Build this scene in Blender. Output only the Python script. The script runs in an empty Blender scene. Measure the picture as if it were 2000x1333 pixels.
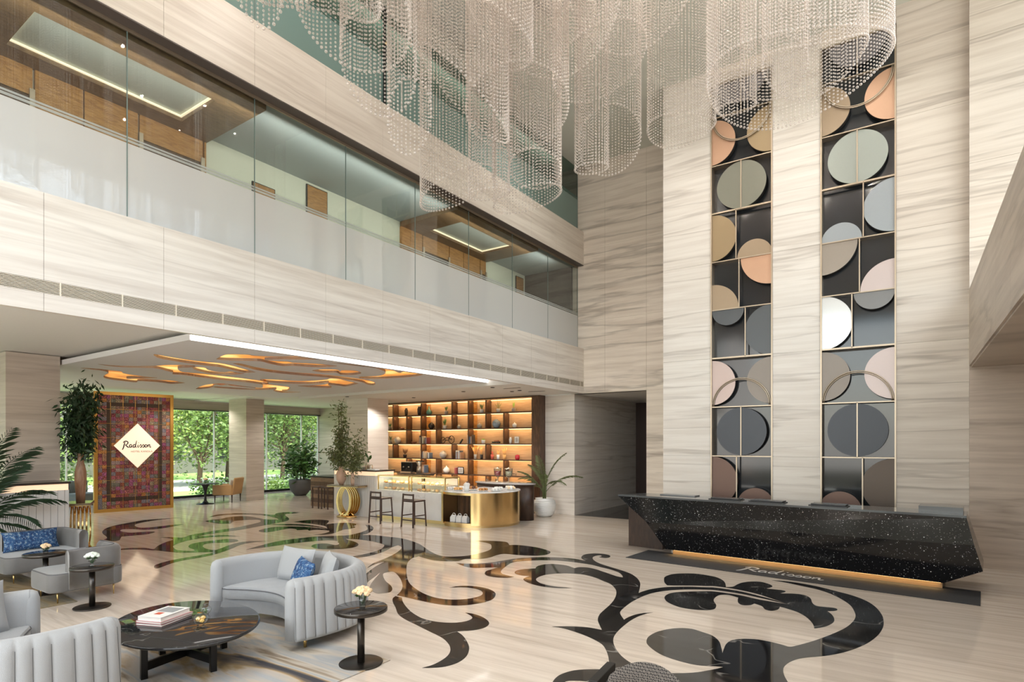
import bpy, bmesh, math, random
from math import sin, cos, pi, radians, sqrt, atan2
from mathutils import Vector, Matrix
from mathutils.geometry import tessellate_polygon
random.seed(7)
SC = bpy.context.scene
COL = SC.collection

# ---------------------------------------------------------------- camera
F, YAW, HY, EYE = 1139.2, 0.59965, 866.9, 2.2
CY, SY = cos(YAW), sin(YAW)
cam = bpy.data.cameras.new('camera'); cam.sensor_width = 36.0
cam.lens = F / 2000 * 36.0
cam.shift_y = (HY - 666.5) / 2000
cam.clip_start = 0.05; cam.clip_end = 300
camo = bpy.data.objects.new('camera', cam); COL.objects.link(camo)
camo.location = (0, 0, EYE); camo.rotation_euler = (pi / 2, 0, YAW)
SC.camera = camo

# ---------------------------------------------------------------- colour management
SC.view_settings.view_transform = 'Standard'
SC.view_settings.look = 'None'
SC.view_settings.gamma = 1.0
SC.view_settings.use_curve_mapping = False
SC.view_settings.exposure = 0.40
SC.cycles.use_denoising = True
SC.cycles.max_bounces = 8
SC.cycles.diffuse_bounces = 4
SC.cycles.glossy_bounces = 4
SC.cycles.transmission_bounces = 6
SC.cycles.transparent_max_bounces = 48
SC.cycles.sample_clamp_indirect = 6.0
SC.cycles.caustics_reflective = False
SC.cycles.caustics_refractive = False

# ---------------------------------------------------------------- sky, sun, daylight, house and fill lights
W = bpy.data.worlds.new('world'); SC.world = W; W.use_nodes = True
wn, wl = W.node_tree.nodes, W.node_tree.links
bg = wn['Background']
sky = wn.new('ShaderNodeTexSky'); sky.sky_type = 'NISHITA'; sky.sun_disc = False
sky.sun_elevation = radians(58); sky.sun_rotation = radians(120); sky.air_density = 1.2; sky.dust_density = 2.0
wl.new(sky.outputs[0], bg.inputs[0]); bg.inputs[1].default_value = 0.34

def lamp(name, kind, loc, rot, energy, color=(1, 1, 1), **kw):
    d = bpy.data.lights.new(name, kind); d.energy = energy; d.color = color
    for k, v in kw.items(): setattr(d, k, v)
    o = bpy.data.objects.new(name, d); COL.objects.link(o)
    o.location = loc; o.rotation_euler = rot
    return o
lamp('sun', 'SUN', (-10, -20, 40), (radians(17.5), radians(21.5), 0), 11.0, (1.0, 0.95, 0.86), angle=0.02)
# daylight through the glazed wall over the right-hand balcony (rectangle faces -X)
lamp('daylight_east', 'AREA', (3.35, 5.8, 7.9), (0, radians(90), 0), 285, (1.0, 0.99, 0.965), shape='RECTANGLE', size=4.6, size_y=12.5)
# daylight through the glazed entrance front behind the camera (faces +Y)
lamp('daylight_south', 'AREA', (-6.0, -4.8, 4.4), (radians(90), 0, 0), 780, (1.0, 0.97, 0.93), shape='RECTANGLE', size=15.0, size_y=7.0)
# added fill spots under the atrium ceiling, brightening floor and walls
for x_, y_ in [(-7.4, 11.9), (-5.2, 11.9), (-3.0, 11.9), (-.8, 11.9), (.2, 9.4), (.2, 5.5), (.2, 1.5), (-2.2, -.6), (-4.8, -.6), (-7.4, -.6)]:
    lamp('ceiling_fill', 'SPOT', (x_, y_, 10.6), (0, 0, 0), 150 if y_ > 11 else 380, (1.0, 0.97, 0.92), spot_size=radians(110), spot_blend=.8, shadow_soft_size=.07)
# added fill spots for the dim lounge, then recessed spots of the cafe ceiling
for x_, y_ in [(-19.6, 6.0), (-19.8, 10.0), (-19.6, 14.0), (-22.6, 8.0), (-22.6, 16.6), (-22.6, 12.0)]:
    lamp('lounge_fill', 'SPOT', (x_, y_, 3.90), (0, 0, 0), 105, (1.0, 0.95, 0.89), spot_size=radians(140), spot_blend=.6, shadow_soft_size=.04)
for x_ in (-14.3, -12.8, -11.3, -9.8):
    lamp('cafe_spot', 'SPOT', (x_, 13.3, 3.7), (0, 0, 0), 120, (1.0, 0.92, 0.83), spot_size=radians(130), spot_blend=.6, shadow_soft_size=.04)
# added unseen fill strips brightening the corridors from behind the fascias (facing -X)
lamp('corridor_fill', 'AREA', (-8.66, 6.5, 7.35), (0, radians(90), 0), 70, (1.0, 0.97, 0.86), shape='RECTANGLE', size=.2, size_y=17.0)
lamp('upper_corridor_fill', 'AREA', (-8.66, 6.5, 10.45), (0, radians(90), 0), 30, (1.0, 0.95, 0.85), shape='RECTANGLE', size=.2, size_y=17.0)

# ---------------------------------------------------------------- helpers
def ray(u, v):
    a = (u - 1000) / F; b = (HY - v) / F
    return Vector((CY * a - SY, SY * a + CY, b))
def on_z(u, v, z=0.0):
    d = ray(u, v); t = (z - EYE) / d.z; return Vector((d.x * t, d.y * t, z))
def on_y(u, v, y):
    d = ray(u, v); t = y / d.y; return Vector((d.x * t, y, EYE + d.z * t))
def on_x(u, v, x):
    d = ray(u, v); t = x / d.x; return Vector((x, d.y * t, EYE + d.z * t))

class MB:
    """collects geometry of ONE object"""
    def __init__(self): self.v = []; self.f = []; self.m = []; self.sm = []
    def add(self, verts, faces, mi=0, smooth=False):
        o = len(self.v); self.v += [tuple(p) for p in verts]
        for f in faces: self.f.append([i + o for i in f]); self.m.append(mi); self.sm.append(smooth)
        return self
    def box(self, x0, x1, y0, y1, z0, z1, mi=0):
        if x0 > x1: x0, x1 = x1, x0
        if y0 > y1: y0, y1 = y1, y0
        if z0 > z1: z0, z1 = z1, z0
        v = [(x0,y0,z0),(x1,y0,z0),(x1,y1,z0),(x0,y1,z0),(x0,y0,z1),(x1,y0,z1),(x1,y1,z1),(x0,y1,z1)]
        return self.add(v, [(0,3,2,1),(4,5,6,7),(0,1,5,4),(1,2,6,5),(2,3,7,6),(3,0,4,7)], mi)
    def beam(self, p, q, w, h, mi=0, up=(0,0,1)):
        p, q = Vector(p), Vector(q); d = (q - p).normalized(); up = Vector(up)
        if abs(d.dot(up)) > .98: up = Vector((1,0,0))
        s = d.cross(up).normalized() * w / 2; t = s.cross(d).normalized() * h / 2
        v = [p-s-t, p+s-t, p+s+t, p-s+t, q-s-t, q+s-t, q+s+t, q-s+t]
        return self.add(v, [(0,1,2,3),(7,6,5,4),(0,4,5,1),(1,5,6,2),(2,6,7,3),(3,7,4,0)], mi)
    def lathe(self, prof, seg=24, c=(0,0,0), mi=0, smooth=True, sx=1, sy=1):
        vs = []; fs = []; n = len(prof)
        for i in range(seg):
            a = 2*pi*i/seg
            for r, z in prof: vs.append((c[0]+r*cos(a)*sx, c[1]+r*sin(a)*sy, c[2]+z))
        for i in range(seg):
            j = (i+1) % seg
            for k in range(n-1):
                fs.append((i*n+k, j*n+k, j*n+k+1, i*n+k+1))
        self.add(vs, fs, mi, smooth)
        o = len(self.v) - len(vs)
        if prof[0][0] > 1e-5: self.f.append([o+i*n for i in range(seg)][::-1]); self.m.append(mi); self.sm.append(False)
        if prof[-1][0] > 1e-5: self.f.append([o+i*n+n-1 for i in range(seg)]); self.m.append(mi); self.sm.append(False)
        return self
    def cyl(self, c, r, z0, z1, seg=20, mi=0, smooth=True):
        return self.lathe([(r, z0), (r, z1)], seg, (c[0], c[1], 0), mi, smooth)
    def tube(self, pts, r, seg=8, mi=0, closed=False):
        pts = [Vector(p) for p in pts]; n = len(pts); vs = []; fs = []
        rr = r if isinstance(r, (list, tuple)) else [r]*n
        u = None
        for i, p in enumerate(pts):
            if closed: t = pts[(i+1) % n] - pts[i-1]
            else: t = pts[min(i+1, n-1)] - pts[max(i-1, 0)]
            t.normalize()
            if u is None:
                u = t.cross(Vector((0,0,1)))
                if u.length < .1: u = t.cross(Vector((1,0,0)))
            u = (u - t*u.dot(t)).normalized(); w = t.cross(u)
            for k in range(seg):
                a = 2*pi*k/seg; vs.append(p + (u*cos(a) + w*sin(a))*rr[i])
        for i in range(n if closed else n-1):
            j = (i+1) % n
            for k in range(seg):
                l = (k+1) % seg; fs.append((i*seg+k, i*seg+l, j*seg+l, j*seg+k))
        if not closed: fs.append(tuple(range(seg))[::-1]); fs.append(tuple((n-1)*seg+k for k in range(seg)))
        return self.add(vs, fs, mi, True)
    def prism(self, poly, z0, z1, mi=0, holes=(), xf=None, mi_side=None):
        """polygon (list of 2-D points, any winding, with optional holes) extruded z0..z1; xf maps (x,y,z)"""
        loops = [list(poly)] + [list(h) for h in holes]
        flat = [p for l in loops for p in l]
        tris = tessellate_polygon([[Vector((p[0], p[1], 0)) for p in l] for l in loops])
        n = len(flat)
        vs = [(p[0], p[1], z0) for p in flat] + [(p[0], p[1], z1) for p in flat]
        if xf: vs = [xf(*v) for v in vs]
        fs = []
        for t in tris:
            a, b, c = (Vector((flat[i][0], flat[i][1])) for i in t)
            if (b-a).cross(c-a) < 0: t = (t[0], t[2], t[1])
            fs.append((t[0]+n, t[1]+n, t[2]+n)); fs.append((t[2], t[1], t[0]))
        self.add(vs, fs, mi)
        o = len(self.v) - len(vs); s = 0
        for li, l in enumerate(loops):
            area = sum(l[i-1][0]*l[i][1]-l[i][0]*l[i-1][1] for i in range(len(l)))
            for i in range(len(l)):
                a, b = s+i, s+(i+1) % len(l)
                q = (a, b, b+n, a+n)
                if (area < 0) != (li > 0): q = q[::-1]
                self.f.append([o+k for k in q]); self.m.append(mi if mi_side is None else mi_side); self.sm.append(False)
            s += len(l)
        return self
    def blob(self, c, r, seg=10, rings=6, mi=0, jit=0.0, rnd=random):
        cx, cy, cz = c; rx, ry, rz = (r, r, r) if isinstance(r, (int, float)) else r
        vs = [(cx, cy, cz-rz)]; fs = []
        for i in range(1, rings):
            ph = -pi/2 + pi*i/rings
            for k in range(seg):
                a = 2*pi*k/seg; q = 1 + jit*(rnd.random()-.5)
                vs.append((cx+rx*cos(ph)*cos(a)*q, cy+ry*cos(ph)*sin(a)*q, cz+rz*sin(ph)*q))
        vs.append((cx, cy, cz+rz))
        for k in range(seg): fs.append((0, 1+(k+1) % seg, 1+k))
        for i in range(rings-2):
            for k in range(seg):
                l = (k+1) % seg; fs.append((1+i*seg+k, 1+i*seg+l, 1+(i+1)*seg+l, 1+(i+1)*seg+k))
        t = len(vs)-1; b = 1+(rings-2)*seg
        for k in range(seg): fs.append((b+k, b+(k+1) % seg, t))
        return self.add(vs, fs, mi, True)
    def mesh(self, name, mats):
        me = bpy.data.meshes.new(name); me.from_pydata(self.v, [], self.f); me.update()
        for m in (mats if isinstance(mats, (list, tuple)) else [mats]): me.materials.append(m)
        me.polygons.foreach_set('material_index', self.m)
        me.polygons.foreach_set('use_smooth', self.sm)
        return me
    def build(self, name, mats, parent=None, **props):
        o = bpy.data.objects.new(name, self.mesh(name, mats)); COL.objects.link(o)
        if parent is not None: o.parent = parent
        for k, v in props.items(): o[k] = v
        return o

def bevel(o, w=0.01, seg=2):
    m = o.modifiers.new('bevel', 'BEVEL'); m.width = w; m.segments = seg; m.limit_method = 'ANGLE'; m.angle_limit = radians(35)
    m.harden_normals = False
    for p in o.data.polygons: p.use_smooth = True
    try: o.data.set_sharp_from_angle(angle=radians(50))
    except Exception: pass
    return o
ORD = ['first', 'second', 'third', 'fourth', 'fifth', 'sixth', 'seventh', 'eighth', 'ninth', 'tenth']
def thing(name, label, cat, loc=(0,0,0), rz=0.0, group=None):
    o = bpy.data.objects.new(name, None); COL.objects.link(o); o.empty_display_size = 0.1
    o.location = loc; o.rotation_euler = (0, 0, rz); o['label'] = label; o['category'] = cat
    if group: o['group'] = group
    return o
def tag(o, label, cat, group=None):
    o['label'] = label; o['category'] = cat
    if group: o['group'] = group
    return o
def struct(o, label=None):
    o['kind'] = 'structure'
    if label: o['label'] = label
    return o
def copy_tree(o, parent=None, kids=None):
    c = o.copy(); COL.objects.link(c)
    if parent is not None: c.parent = parent
    for ch in [x for x in o.children]: copy_tree(ch, c)
    return c
def place(o, loc, rz=0.0, label=None, scale=None):
    o.location = loc; o.rotation_euler = (0, 0, rz)
    if label: o['label'] = label
    if scale: o.scale = (scale,)*3 if isinstance(scale, (int, float)) else scale
    return o
def smooth_loop(pts, step=6):
    """closed Catmull-Rom through pts; a point with a third item 1 is a corner"""
    n = len(pts); out = []
    P = [Vector((p[0], p[1])) for p in pts]; S = [len(p) > 2 and p[2] for p in pts]
    for i in range(n):
        a, b, c, d = P[i-1], P[i], P[(i+1) % n], P[(i+2) % n]
        if S[i]: a = b + (b-c)*0.35
        if S[(i+1) % n]: d = c + (c-b)*0.35
        k = max(2, min(step, int((c-b).length/3)+1))
        for j in range(k):
            t = j/k
            out.append(0.5*((2*b) + (c-a)*t + (2*a-5*b+4*c-d)*t*t + (3*b-a-3*c+d)*t**3))
    return out

# ---------------------------------------------------------------- materials
MATS = {}
def base_mat(name):
    m = bpy.data.materials.new(name); m.use_nodes = True; MATS[name] = m
    return m, m.node_tree.nodes, m.node_tree.links, m.node_tree.nodes['Principled BSDF']
def mat(name, col, rough=0.5, metal=0.0, spec=None, emit=None, estr=0.0, trans=0.0, bump=0.0, bscale=60.0, var=0.0, sheen=0.0, coat=0.0, ior=None, vscale=None, alpha=None):
    m, n, l, b = base_mat(name)
    b.inputs['Base Color'].default_value = (*col, 1); b.inputs['Roughness'].default_value = rough
    b.inputs['Metallic'].default_value = metal
    if spec is not None: b.inputs['Specular IOR Level'].default_value = spec
    if trans: b.inputs['Transmission Weight'].default_value = trans
    if sheen: b.inputs['Sheen Weight'].default_value = sheen; b.inputs['Sheen Roughness'].default_value = .4
    if coat: b.inputs['Coat Weight'].default_value = coat; b.inputs['Coat Roughness'].default_value = .05
    if ior: b.inputs['IOR'].default_value = ior
    if alpha is not None: b.inputs['Alpha'].default_value = alpha
    if emit: b.inputs['Emission Color'].default_value = (*emit, 1); b.inputs['Emission Strength'].default_value = estr
    tc = n.new('ShaderNodeTexCoord')
    no = n.new('ShaderNodeTexNoise'); no.inputs['Scale'].default_value = vscale or bscale; no.inputs['Detail'].default_value = 4
    l.new(tc.outputs['Object'], no.inputs['Vector'])
    v = var or 0.04
    mx = n.new('ShaderNodeMix'); mx.data_type = 'RGBA'
    mx.inputs[6].default_value = (*[max(0, c*(1-v)) for c in col], 1); mx.inputs[7].default_value = (*[min(1, c*(1+v)) for c in col], 1)
    l.new(no.outputs[0], mx.inputs[0]); l.new(mx.outputs[2], b.inputs['Base Color'])
    if bump:
        nb = n.new('ShaderNodeTexNoise'); nb.inputs['Scale'].default_value = bscale; nb.inputs['Detail'].default_value = 3
        l.new(tc.outputs['Object'], nb.inputs['Vector'])
        bp = n.new('ShaderNodeBump'); bp.inputs['Strength'].default_value = bump; bp.inputs['Distance'].default_value = 0.01
        l.new(nb.outputs[0], bp.inputs['Height']); l.new(bp.outputs[0], b.inputs['Normal'])
    return m
def ramp(n, stops, interp='LINEAR'):
    r = n.new('ShaderNodeValToRGB'); r.color_ramp.interpolation = interp
    e = r.color_ramp.elements
    e[0].position, e[0].color = stops[0][0], (*stops[0][1], 1)
    e[1].position, e[1].color = stops[-1][0], (*stops[-1][1], 1)
    for p, c in stops[1:-1]:
        k = e.new(p); k.color = (*c, 1)
    return r
def marble(name, light, dark, line, scale=(0.3, 0.3, 6.5), lscale=(0.16, 0.16, 1.5), rough=0.35, amt=1.0, linew=0.035, bump=0.0, tilt=0.0, spec=0.5, lstr=0.8):
    """banded stone: fine streaks plus sparse dark lines, running along the short-scale axes"""
    m, n, l, b = base_mat(name)
    g = n.new('ShaderNodeNewGeometry')
    rot = n.new('ShaderNodeMapping'); rot.inputs['Rotation'].default_value = (0, 0, 0) if not tilt else (tilt, tilt, 0)
    l.new(g.outputs['Position'], rot.inputs['Vector'])
    mp = n.new('ShaderNodeMapping'); mp.inputs['Scale'].default_value = scale; l.new(rot.outputs[0], mp.inputs['Vector'])
    wob = n.new('ShaderNodeTexNoise'); wob.inputs['Scale'].default_value = 0.9; wob.inputs['Detail'].default_value = 2
    l.new(g.outputs['Position'], wob.inputs['Vector'])
    wa = n.new('ShaderNodeVectorMath'); wa.operation = 'MULTIPLY_ADD'; wa.inputs[1].default_value = (0.22, 0.22, 0.22)
    l.new(wob.outputs[1], wa.inputs[0]); l.new(mp.outputs[0], wa.inputs[2])
    n1 = n.new('ShaderNodeTexNoise'); n1.inputs['Scale'].default_value = 1.5; n1.inputs['Detail'].default_value = 7; n1.inputs['Roughness'].default_value = .62
    l.new(wa.outputs[0], n1.inputs['Vector'])
    r1 = ramp(n, [(0.30, dark), (0.47, tuple((a*.45+c*.55) for a, c in zip(dark, light))), (0.60, light), (0.78, tuple(min(1, c*1.06) for c in light))])
    l.new(n1.outputs[0], r1.inputs[0])
    mp2 = n.new('ShaderNodeMapping'); mp2.inputs['Scale'].default_value = lscale; mp2.inputs['Location'].default_value = (3.1, 7.7, 1.3); l.new(rot.outputs[0], mp2.inputs['Vector'])
    n2 = n.new('ShaderNodeTexNoise'); n2.inputs['Scale'].default_value = 1.0; n2.inputs['Detail'].default_value = 5; n2.inputs['Roughness'].default_value = .5
    l.new(mp2.outputs[0], n2.inputs['Vector'])
    s = n.new('ShaderNodeMath'); s.operation = 'SUBTRACT'; s.inputs[1].default_value = 0.5; l.new(n2.outputs[0], s.inputs[0])
    a = n.new('ShaderNodeMath'); a.operation = 'ABSOLUTE'; l.new(s.outputs[0], a.inputs[0])
    mr = n.new('ShaderNodeMapRange'); mr.inputs[1].default_value = 0.0; mr.inputs[2].default_value = linew; mr.inputs[3].default_value = lstr; mr.inputs[4].default_value = 0.0
    l.new(a.outputs[0], mr.inputs[0])
    n3 = n.new('ShaderNodeTexNoise'); n3.inputs['Scale'].default_value = 1.3; l.new(mp.outputs[0], n3.inputs['Vector'])
    mm = n.new('ShaderNodeMath'); mm.operation = 'MULTIPLY'; l.new(mr.outputs[0], mm.inputs[0]); l.new(n3.outputs[0], mm.inputs[1])
    mx = n.new('ShaderNodeMix'); mx.data_type = 'RGBA'; mx.inputs[7].default_value = (*line, 1)
    l.new(mm.outputs[0], mx.inputs[0]); l.new(r1.outputs[0], mx.inputs[6])
    l.new(mx.outputs[2], b.inputs['Base Color'])
    b.inputs['Roughness'].default_value = rough; b.inputs['Specular IOR Level'].default_value = spec
    return m
def wood(name, c0, c1, scale=(3, 3, 0.6), rough=0.4):
    m, n, l, b = base_mat(name)
    tc = n.new('ShaderNodeTexCoord'); mp = n.new('ShaderNodeMapping'); mp.inputs['Scale'].default_value = scale
    l.new(tc.outputs['Object'], mp.inputs['Vector'])
    no = n.new('ShaderNodeTexNoise'); no.inputs['Scale'].default_value = 6; no.inputs['Detail'].default_value = 6; no.inputs['Distortion'].default_value = .6
    l.new(mp.outputs[0], no.inputs['Vector'])
    r = ramp(n, [(0.3, c0), (0.7, c1)]); l.new(no.outputs[0], r.inputs[0]); l.new(r.outputs[0], b.inputs['Base Color'])
    b.inputs['Roughness'].default_value = rough
    return m
def vein_black(name, base=(0.012, 0.012, 0.013), vein=(0.5, 0.48, 0.45), scale=0.9, rough=0.05, w=0.008):
    m, n, l, b = base_mat(name)
    g = n.new('ShaderNodeNewGeometry')
    no = n.new('ShaderNodeTexNoise'); no.inputs['Scale'].default_value = scale; no.inputs['Detail'].default_value = 3; no.inputs['Distortion'].default_value = 0.3
    l.new(g.outputs['Position'], no.inputs['Vector'])
    s = n.new('ShaderNodeMath'); s.operation = 'SUBTRACT'; s.inputs[1].default_value = 0.5; l.new(no.outputs[0], s.inputs[0])
    a = n.new('ShaderNodeMath'); a.operation = 'ABSOLUTE'; l.new(s.outputs[0], a.inputs[0])
    mr = n.new('ShaderNodeMapRange'); mr.inputs[2].default_value = w; mr.inputs[3].default_value = .45; mr.inputs[4].default_value = 0.0
    l.new(a.outputs[0], mr.inputs[0])
    n3 = n.new('ShaderNodeTexNoise'); n3.inputs['Scale'].default_value = 2.2; l.new(g.outputs['Position'], n3.inputs['Vector'])
    r3 = ramp(n, [(0.45, (0,0,0)), (0.62, (1,1,1))]); l.new(n3.outputs[0], r3.inputs[0])
    mm = n.new('ShaderNodeMath'); mm.operation = 'MULTIPLY'; l.new(mr.outputs[0], mm.inputs[0]); l.new(r3.outputs[0], mm.inputs[1])
    mx = n.new('ShaderNodeMix'); mx.data_type = 'RGBA'; mx.inputs[6].default_value = (*base, 1); mx.inputs[7].default_value = (*vein, 1)
    l.new(mm.outputs[0], mx.inputs[0]); l.new(mx.outputs[2], b.inputs['Base Color']); b.inputs['Roughness'].default_value = rough
    return m
def speckle(name):
    m, n, l, b = base_mat(name)
    g = n.new('ShaderNodeNewGeometry')
    tot = None
    for sc, th, rmin in ((24, .22, .80), (58, .25, .70)):
        vo = n.new('ShaderNodeTexVoronoi'); vo.inputs['Scale'].default_value = sc; l.new(g.outputs['Position'], vo.inputs['Vector'])
        mr = n.new('ShaderNodeMapRange'); mr.inputs[1].default_value = th; mr.inputs[2].default_value = th*.6; mr.inputs[3].default_value = 0; mr.inputs[4].default_value = 1
        l.new(vo.outputs['Distance'], mr.inputs[0])
        sp = n.new('ShaderNodeSeparateColor'); l.new(vo.outputs['Color'], sp.inputs[0])
        m2 = n.new('ShaderNodeMapRange'); m2.inputs[1].default_value = rmin; m2.inputs[2].default_value = 1.0; l.new(sp.outputs[0], m2.inputs[0])
        mu = n.new('ShaderNodeMath'); mu.operation = 'MULTIPLY'; l.new(mr.outputs[0], mu.inputs[0]); l.new(m2.outputs[0], mu.inputs[1])
        if tot is None: tot = mu
        else:
            ad = n.new('ShaderNodeMath'); ad.operation = 'MAXIMUM'; l.new(tot.outputs[0], ad.inputs[0]); l.new(mu.outputs[0], ad.inputs[1]); tot = ad
    mx = n.new('ShaderNodeMix'); mx.data_type = 'RGBA'; mx.inputs[6].default_value = (0.007, 0.007, 0.008, 1); mx.inputs[7].default_value = (0.75, 0.76, 0.75, 1)
    l.new(tot.outputs[0], mx.inputs[0]); l.new(mx.outputs[2], b.inputs['Base Color']); b.inputs['Roughness'].default_value = .12
    return m
def emis(name, col, s):
    m, n, l, b = base_mat(name)
    b.inputs['Base Color'].default_value = (*col, 1); b.inputs['Emission Color'].default_value = (*col, 1); b.inputs['Emission Strength'].default_value = s
    return m
def thin_glass(name, tint=(0.9, 0.96, 0.94), refl=1.0, rough=0.0, diffuse=None, dmix=0.0):
    """flat pane: clear (or partly frosted) with a surface reflection"""
    m = bpy.data.materials.new(name); m.use_nodes = True; n, l = m.node_tree.nodes, m.node_tree.links
    for x in list(n): n.remove(x)
    out = n.new('ShaderNodeOutputMaterial')
    tr = n.new('ShaderNodeBsdfTransparent'); tr.inputs[0].default_value = (*tint, 1)
    gl = n.new('ShaderNodeBsdfGlossy'); gl.inputs['Roughness'].default_value = rough
    body = tr
    if dmix:
        df = n.new('ShaderNodeBsdfDiffuse'); df.inputs[0].default_value = (*diffuse, 1)
        tl = n.new('ShaderNodeBsdfTranslucent'); tl.inputs[0].default_value = (*diffuse, 1)
        m0 = n.new('ShaderNodeMixShader'); m0.inputs[0].default_value = .35; l.new(df.outputs[0], m0.inputs[1]); l.new(tl.outputs[0], m0.inputs[2])
        m1 = n.new('ShaderNodeMixShader'); m1.inputs[0].default_value = dmix; l.new(tr.outputs[0], m1.inputs[1]); l.new(m0.outputs[0], m1.inputs[2]); body = m1
    lw = n.new('ShaderNodeLayerWeight'); lw.inputs[0].default_value = .5
    pw = n.new('ShaderNodeMath'); pw.operation = 'POWER'; pw.inputs[1].default_value = 5.0; l.new(lw.outputs['Facing'], pw.inputs[0])
    ma = n.new('ShaderNodeMath'); ma.operation = 'MULTIPLY_ADD'; ma.inputs[1].default_value = .96; ma.inputs[2].default_value = .04; l.new(pw.outputs[0], ma.inputs[0])
    mu = n.new('ShaderNodeMath'); mu.operation = 'MULTIPLY'; mu.inputs[1].default_value = refl; mu.use_clamp = True; l.new(ma.outputs[0], mu.inputs[0])
    ms = n.new('ShaderNodeMixShader'); l.new(mu.outputs[0], ms.inputs[0]); l.new(body.outputs[0], ms.inputs[1]); l.new(gl.outputs[0], ms.inputs[2])
    l.new(ms.outputs[0], out.inputs[0]); MATS[name] = m
    return m

STONE = marble('stone_warm', (0.80, 0.725, 0.64), (0.63, 0.55, 0.47), (0.16, 0.125, 0.10))
STONE_FASCIA = marble('stone_fascia', (0.73, 0.675, 0.61), (0.57, 0.505, 0.445), (0.34, 0.28, 0.24), scale=(.3, .3, 8), lscale=(.12, .12, 2.2), linew=.02, lstr=.5)
STONE_PALE = marble('stone_pale', (0.77, 0.725, 0.67), (0.66, 0.605, 0.545), (0.30, 0.25, 0.21), scale=(.3, .3, 8), lscale=(.10, .10, 1.7), lstr=.7, linew=.022)
STONE_PIER = marble('stone_pier', (0.66, 0.60, 0.53), (0.54, 0.475, 0.41), (0.22, 0.175, 0.14), scale=(.3, .3, 7.5), lscale=(.1, .1, 1.6), linew=.022)
STONE_COL = marble('stone_column', (0.60, 0.53, 0.46), (0.47, 0.40, 0.34), (0.28, 0.22, 0.18), scale=(.3, .3, 9), lstr=.5)
STONE_RIGHT = marble('stone_right', (0.56, 0.47, 0.39), (0.42, 0.34, 0.28), (0.20, 0.15, 0.11), scale=(.3, .3, 7))
FLOOR = marble('floor_marble', (0.72, 0.635, 0.55), (0.575, 0.49, 0.41), (0.34, 0.27, 0.22), scale=(.35, 6.5, 1), lscale=(.14, 2.3, 1), rough=0.07, linew=.02, lstr=.45)
INLAY = vein_black('black_marble_inlay')
GRANITE = speckle('black_granite')
WHITE = mat('plaster_white', (0.74, 0.72, 0.68), .8, bump=.05, bscale=30)
CEIL_GREY = mat('ceiling_grey', (0.72, 0.71, 0.72), .7)
CEIL_MAIN = mat('ceiling_main', (0.66, 0.68, 0.62), .8)
WALNUT = wood('walnut', (0.05, 0.022, 0.012), (0.13, 0.065, 0.035))
WALNUT_DARK = wood('walnut_dark', (0.028, 0.013, 0.008), (0.06, 0.03, 0.018))
AMBER_WOOD = wood('amber_wood', (0.30, 0.13, 0.03), (0.52, 0.26, 0.08), scale=(1, 1, 5))
BROWN_WOOD = wood('brown_wood', (0.12, 0.07, 0.035), (0.21, 0.125, 0.06), scale=(4, 1, 1))
GOLD = mat('polished_brass', (0.78, 0.53, 0.22), .16, 1.0)
BRASS = mat('brushed_brass', (0.72, 0.51, 0.24), .3, 1.0, bump=.15, bscale=40)
CHAMP = mat('champagne_metal', (0.47, 0.39, 0.30), .38, 0.85)
BLACK = mat('black_metal', (0.02, 0.02, 0.021), .3, .6)
DARK = mat('dark_void', (0.015, 0.014, 0.013), .6)
FAB = mat('grey_velvet', (0.27, 0.28, 0.29), .85, bump=.25, bscale=160, var=.12, sheen=.5, vscale=9)
FAB_LT = mat('light_grey_fabric', (0.365, 0.375, 0.385), .9, bump=.3, bscale=260, var=.1, sheen=.3)
FAB_DK = mat('taupe_velvet', (0.165, 0.16, 0.155), .8, bump=.07, bscale=120, var=.15, sheen=.6, vscale=7)
GLASS = mat('clear_glass', (0.95, 0.97, 0.96), .02, trans=1.0, ior=1.45)
WHITE_GLOSS = mat('white_ceramic', (0.82, 0.82, 0.80), .25)
CREAM = mat('cream', (0.78, 0.70, 0.58), .5)
def leafmat(name, c, var=.5, vs=5, tr=.35):
    m = mat(name, c, .5, var=var, vscale=vs); n, l = m.node_tree.nodes, m.node_tree.links; b = n['Principled BSDF']; out = n['Material Output']
    t = n.new('ShaderNodeBsdfTranslucent'); t.inputs[0].default_value = (min(1, c[0]*1.6), min(1, c[1]*1.5), c[2]*.8, 1)
    x = n.new('ShaderNodeMixShader'); x.inputs[0].default_value = tr; l.new(b.outputs[0], x.inputs[1]); l.new(t.outputs[0], x.inputs[2]); l.new(x.outputs[0], out.inputs[0]); return m
LEAF_DEEP = leafmat('leaf_deep', (0.022, 0.055, 0.022), tr=.15)
G_LT = leafmat('garden_leaf_light', (0.36, 0.44, 0.14)); G_MID = leafmat('garden_leaf_mid', (0.19, 0.28, 0.10)); G_DK = leafmat('garden_leaf_deep', (0.09, 0.15, 0.06))
LEAF = mat('leaf_green', (0.06, 0.15, 0.035), .45, var=.5, vscale=6)
LEAF_LT = mat('leaf_light', (0.28, 0.48, 0.08), .5, var=.5, vscale=5)
LEAF_DRY = mat('leaf_olive', (0.13, 0.16, 0.06), .55, var=.4, vscale=6)
BARK = mat('bark', (0.12, 0.08, 0.05), .9, bump=.4, bscale=20)
LED = emis('warm_led', (1.0, 0.62, 0.26), 9.0)
LED_SOFT = emis('warm_led_soft', (1.0, 0.72, 0.42), 1.3)
# ================================================================ setting
ZL, ZC, ZM = 3.72, 3.95, 10.64          # low ceiling, raised ceiling, atrium ceiling
flo = MB().box(-24.3, 3.6, -5.2, 20.9, -0.12, 0, 0).build('floor', FLOOR); struct(flo, 'polished cream striated marble lobby floor')

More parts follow.
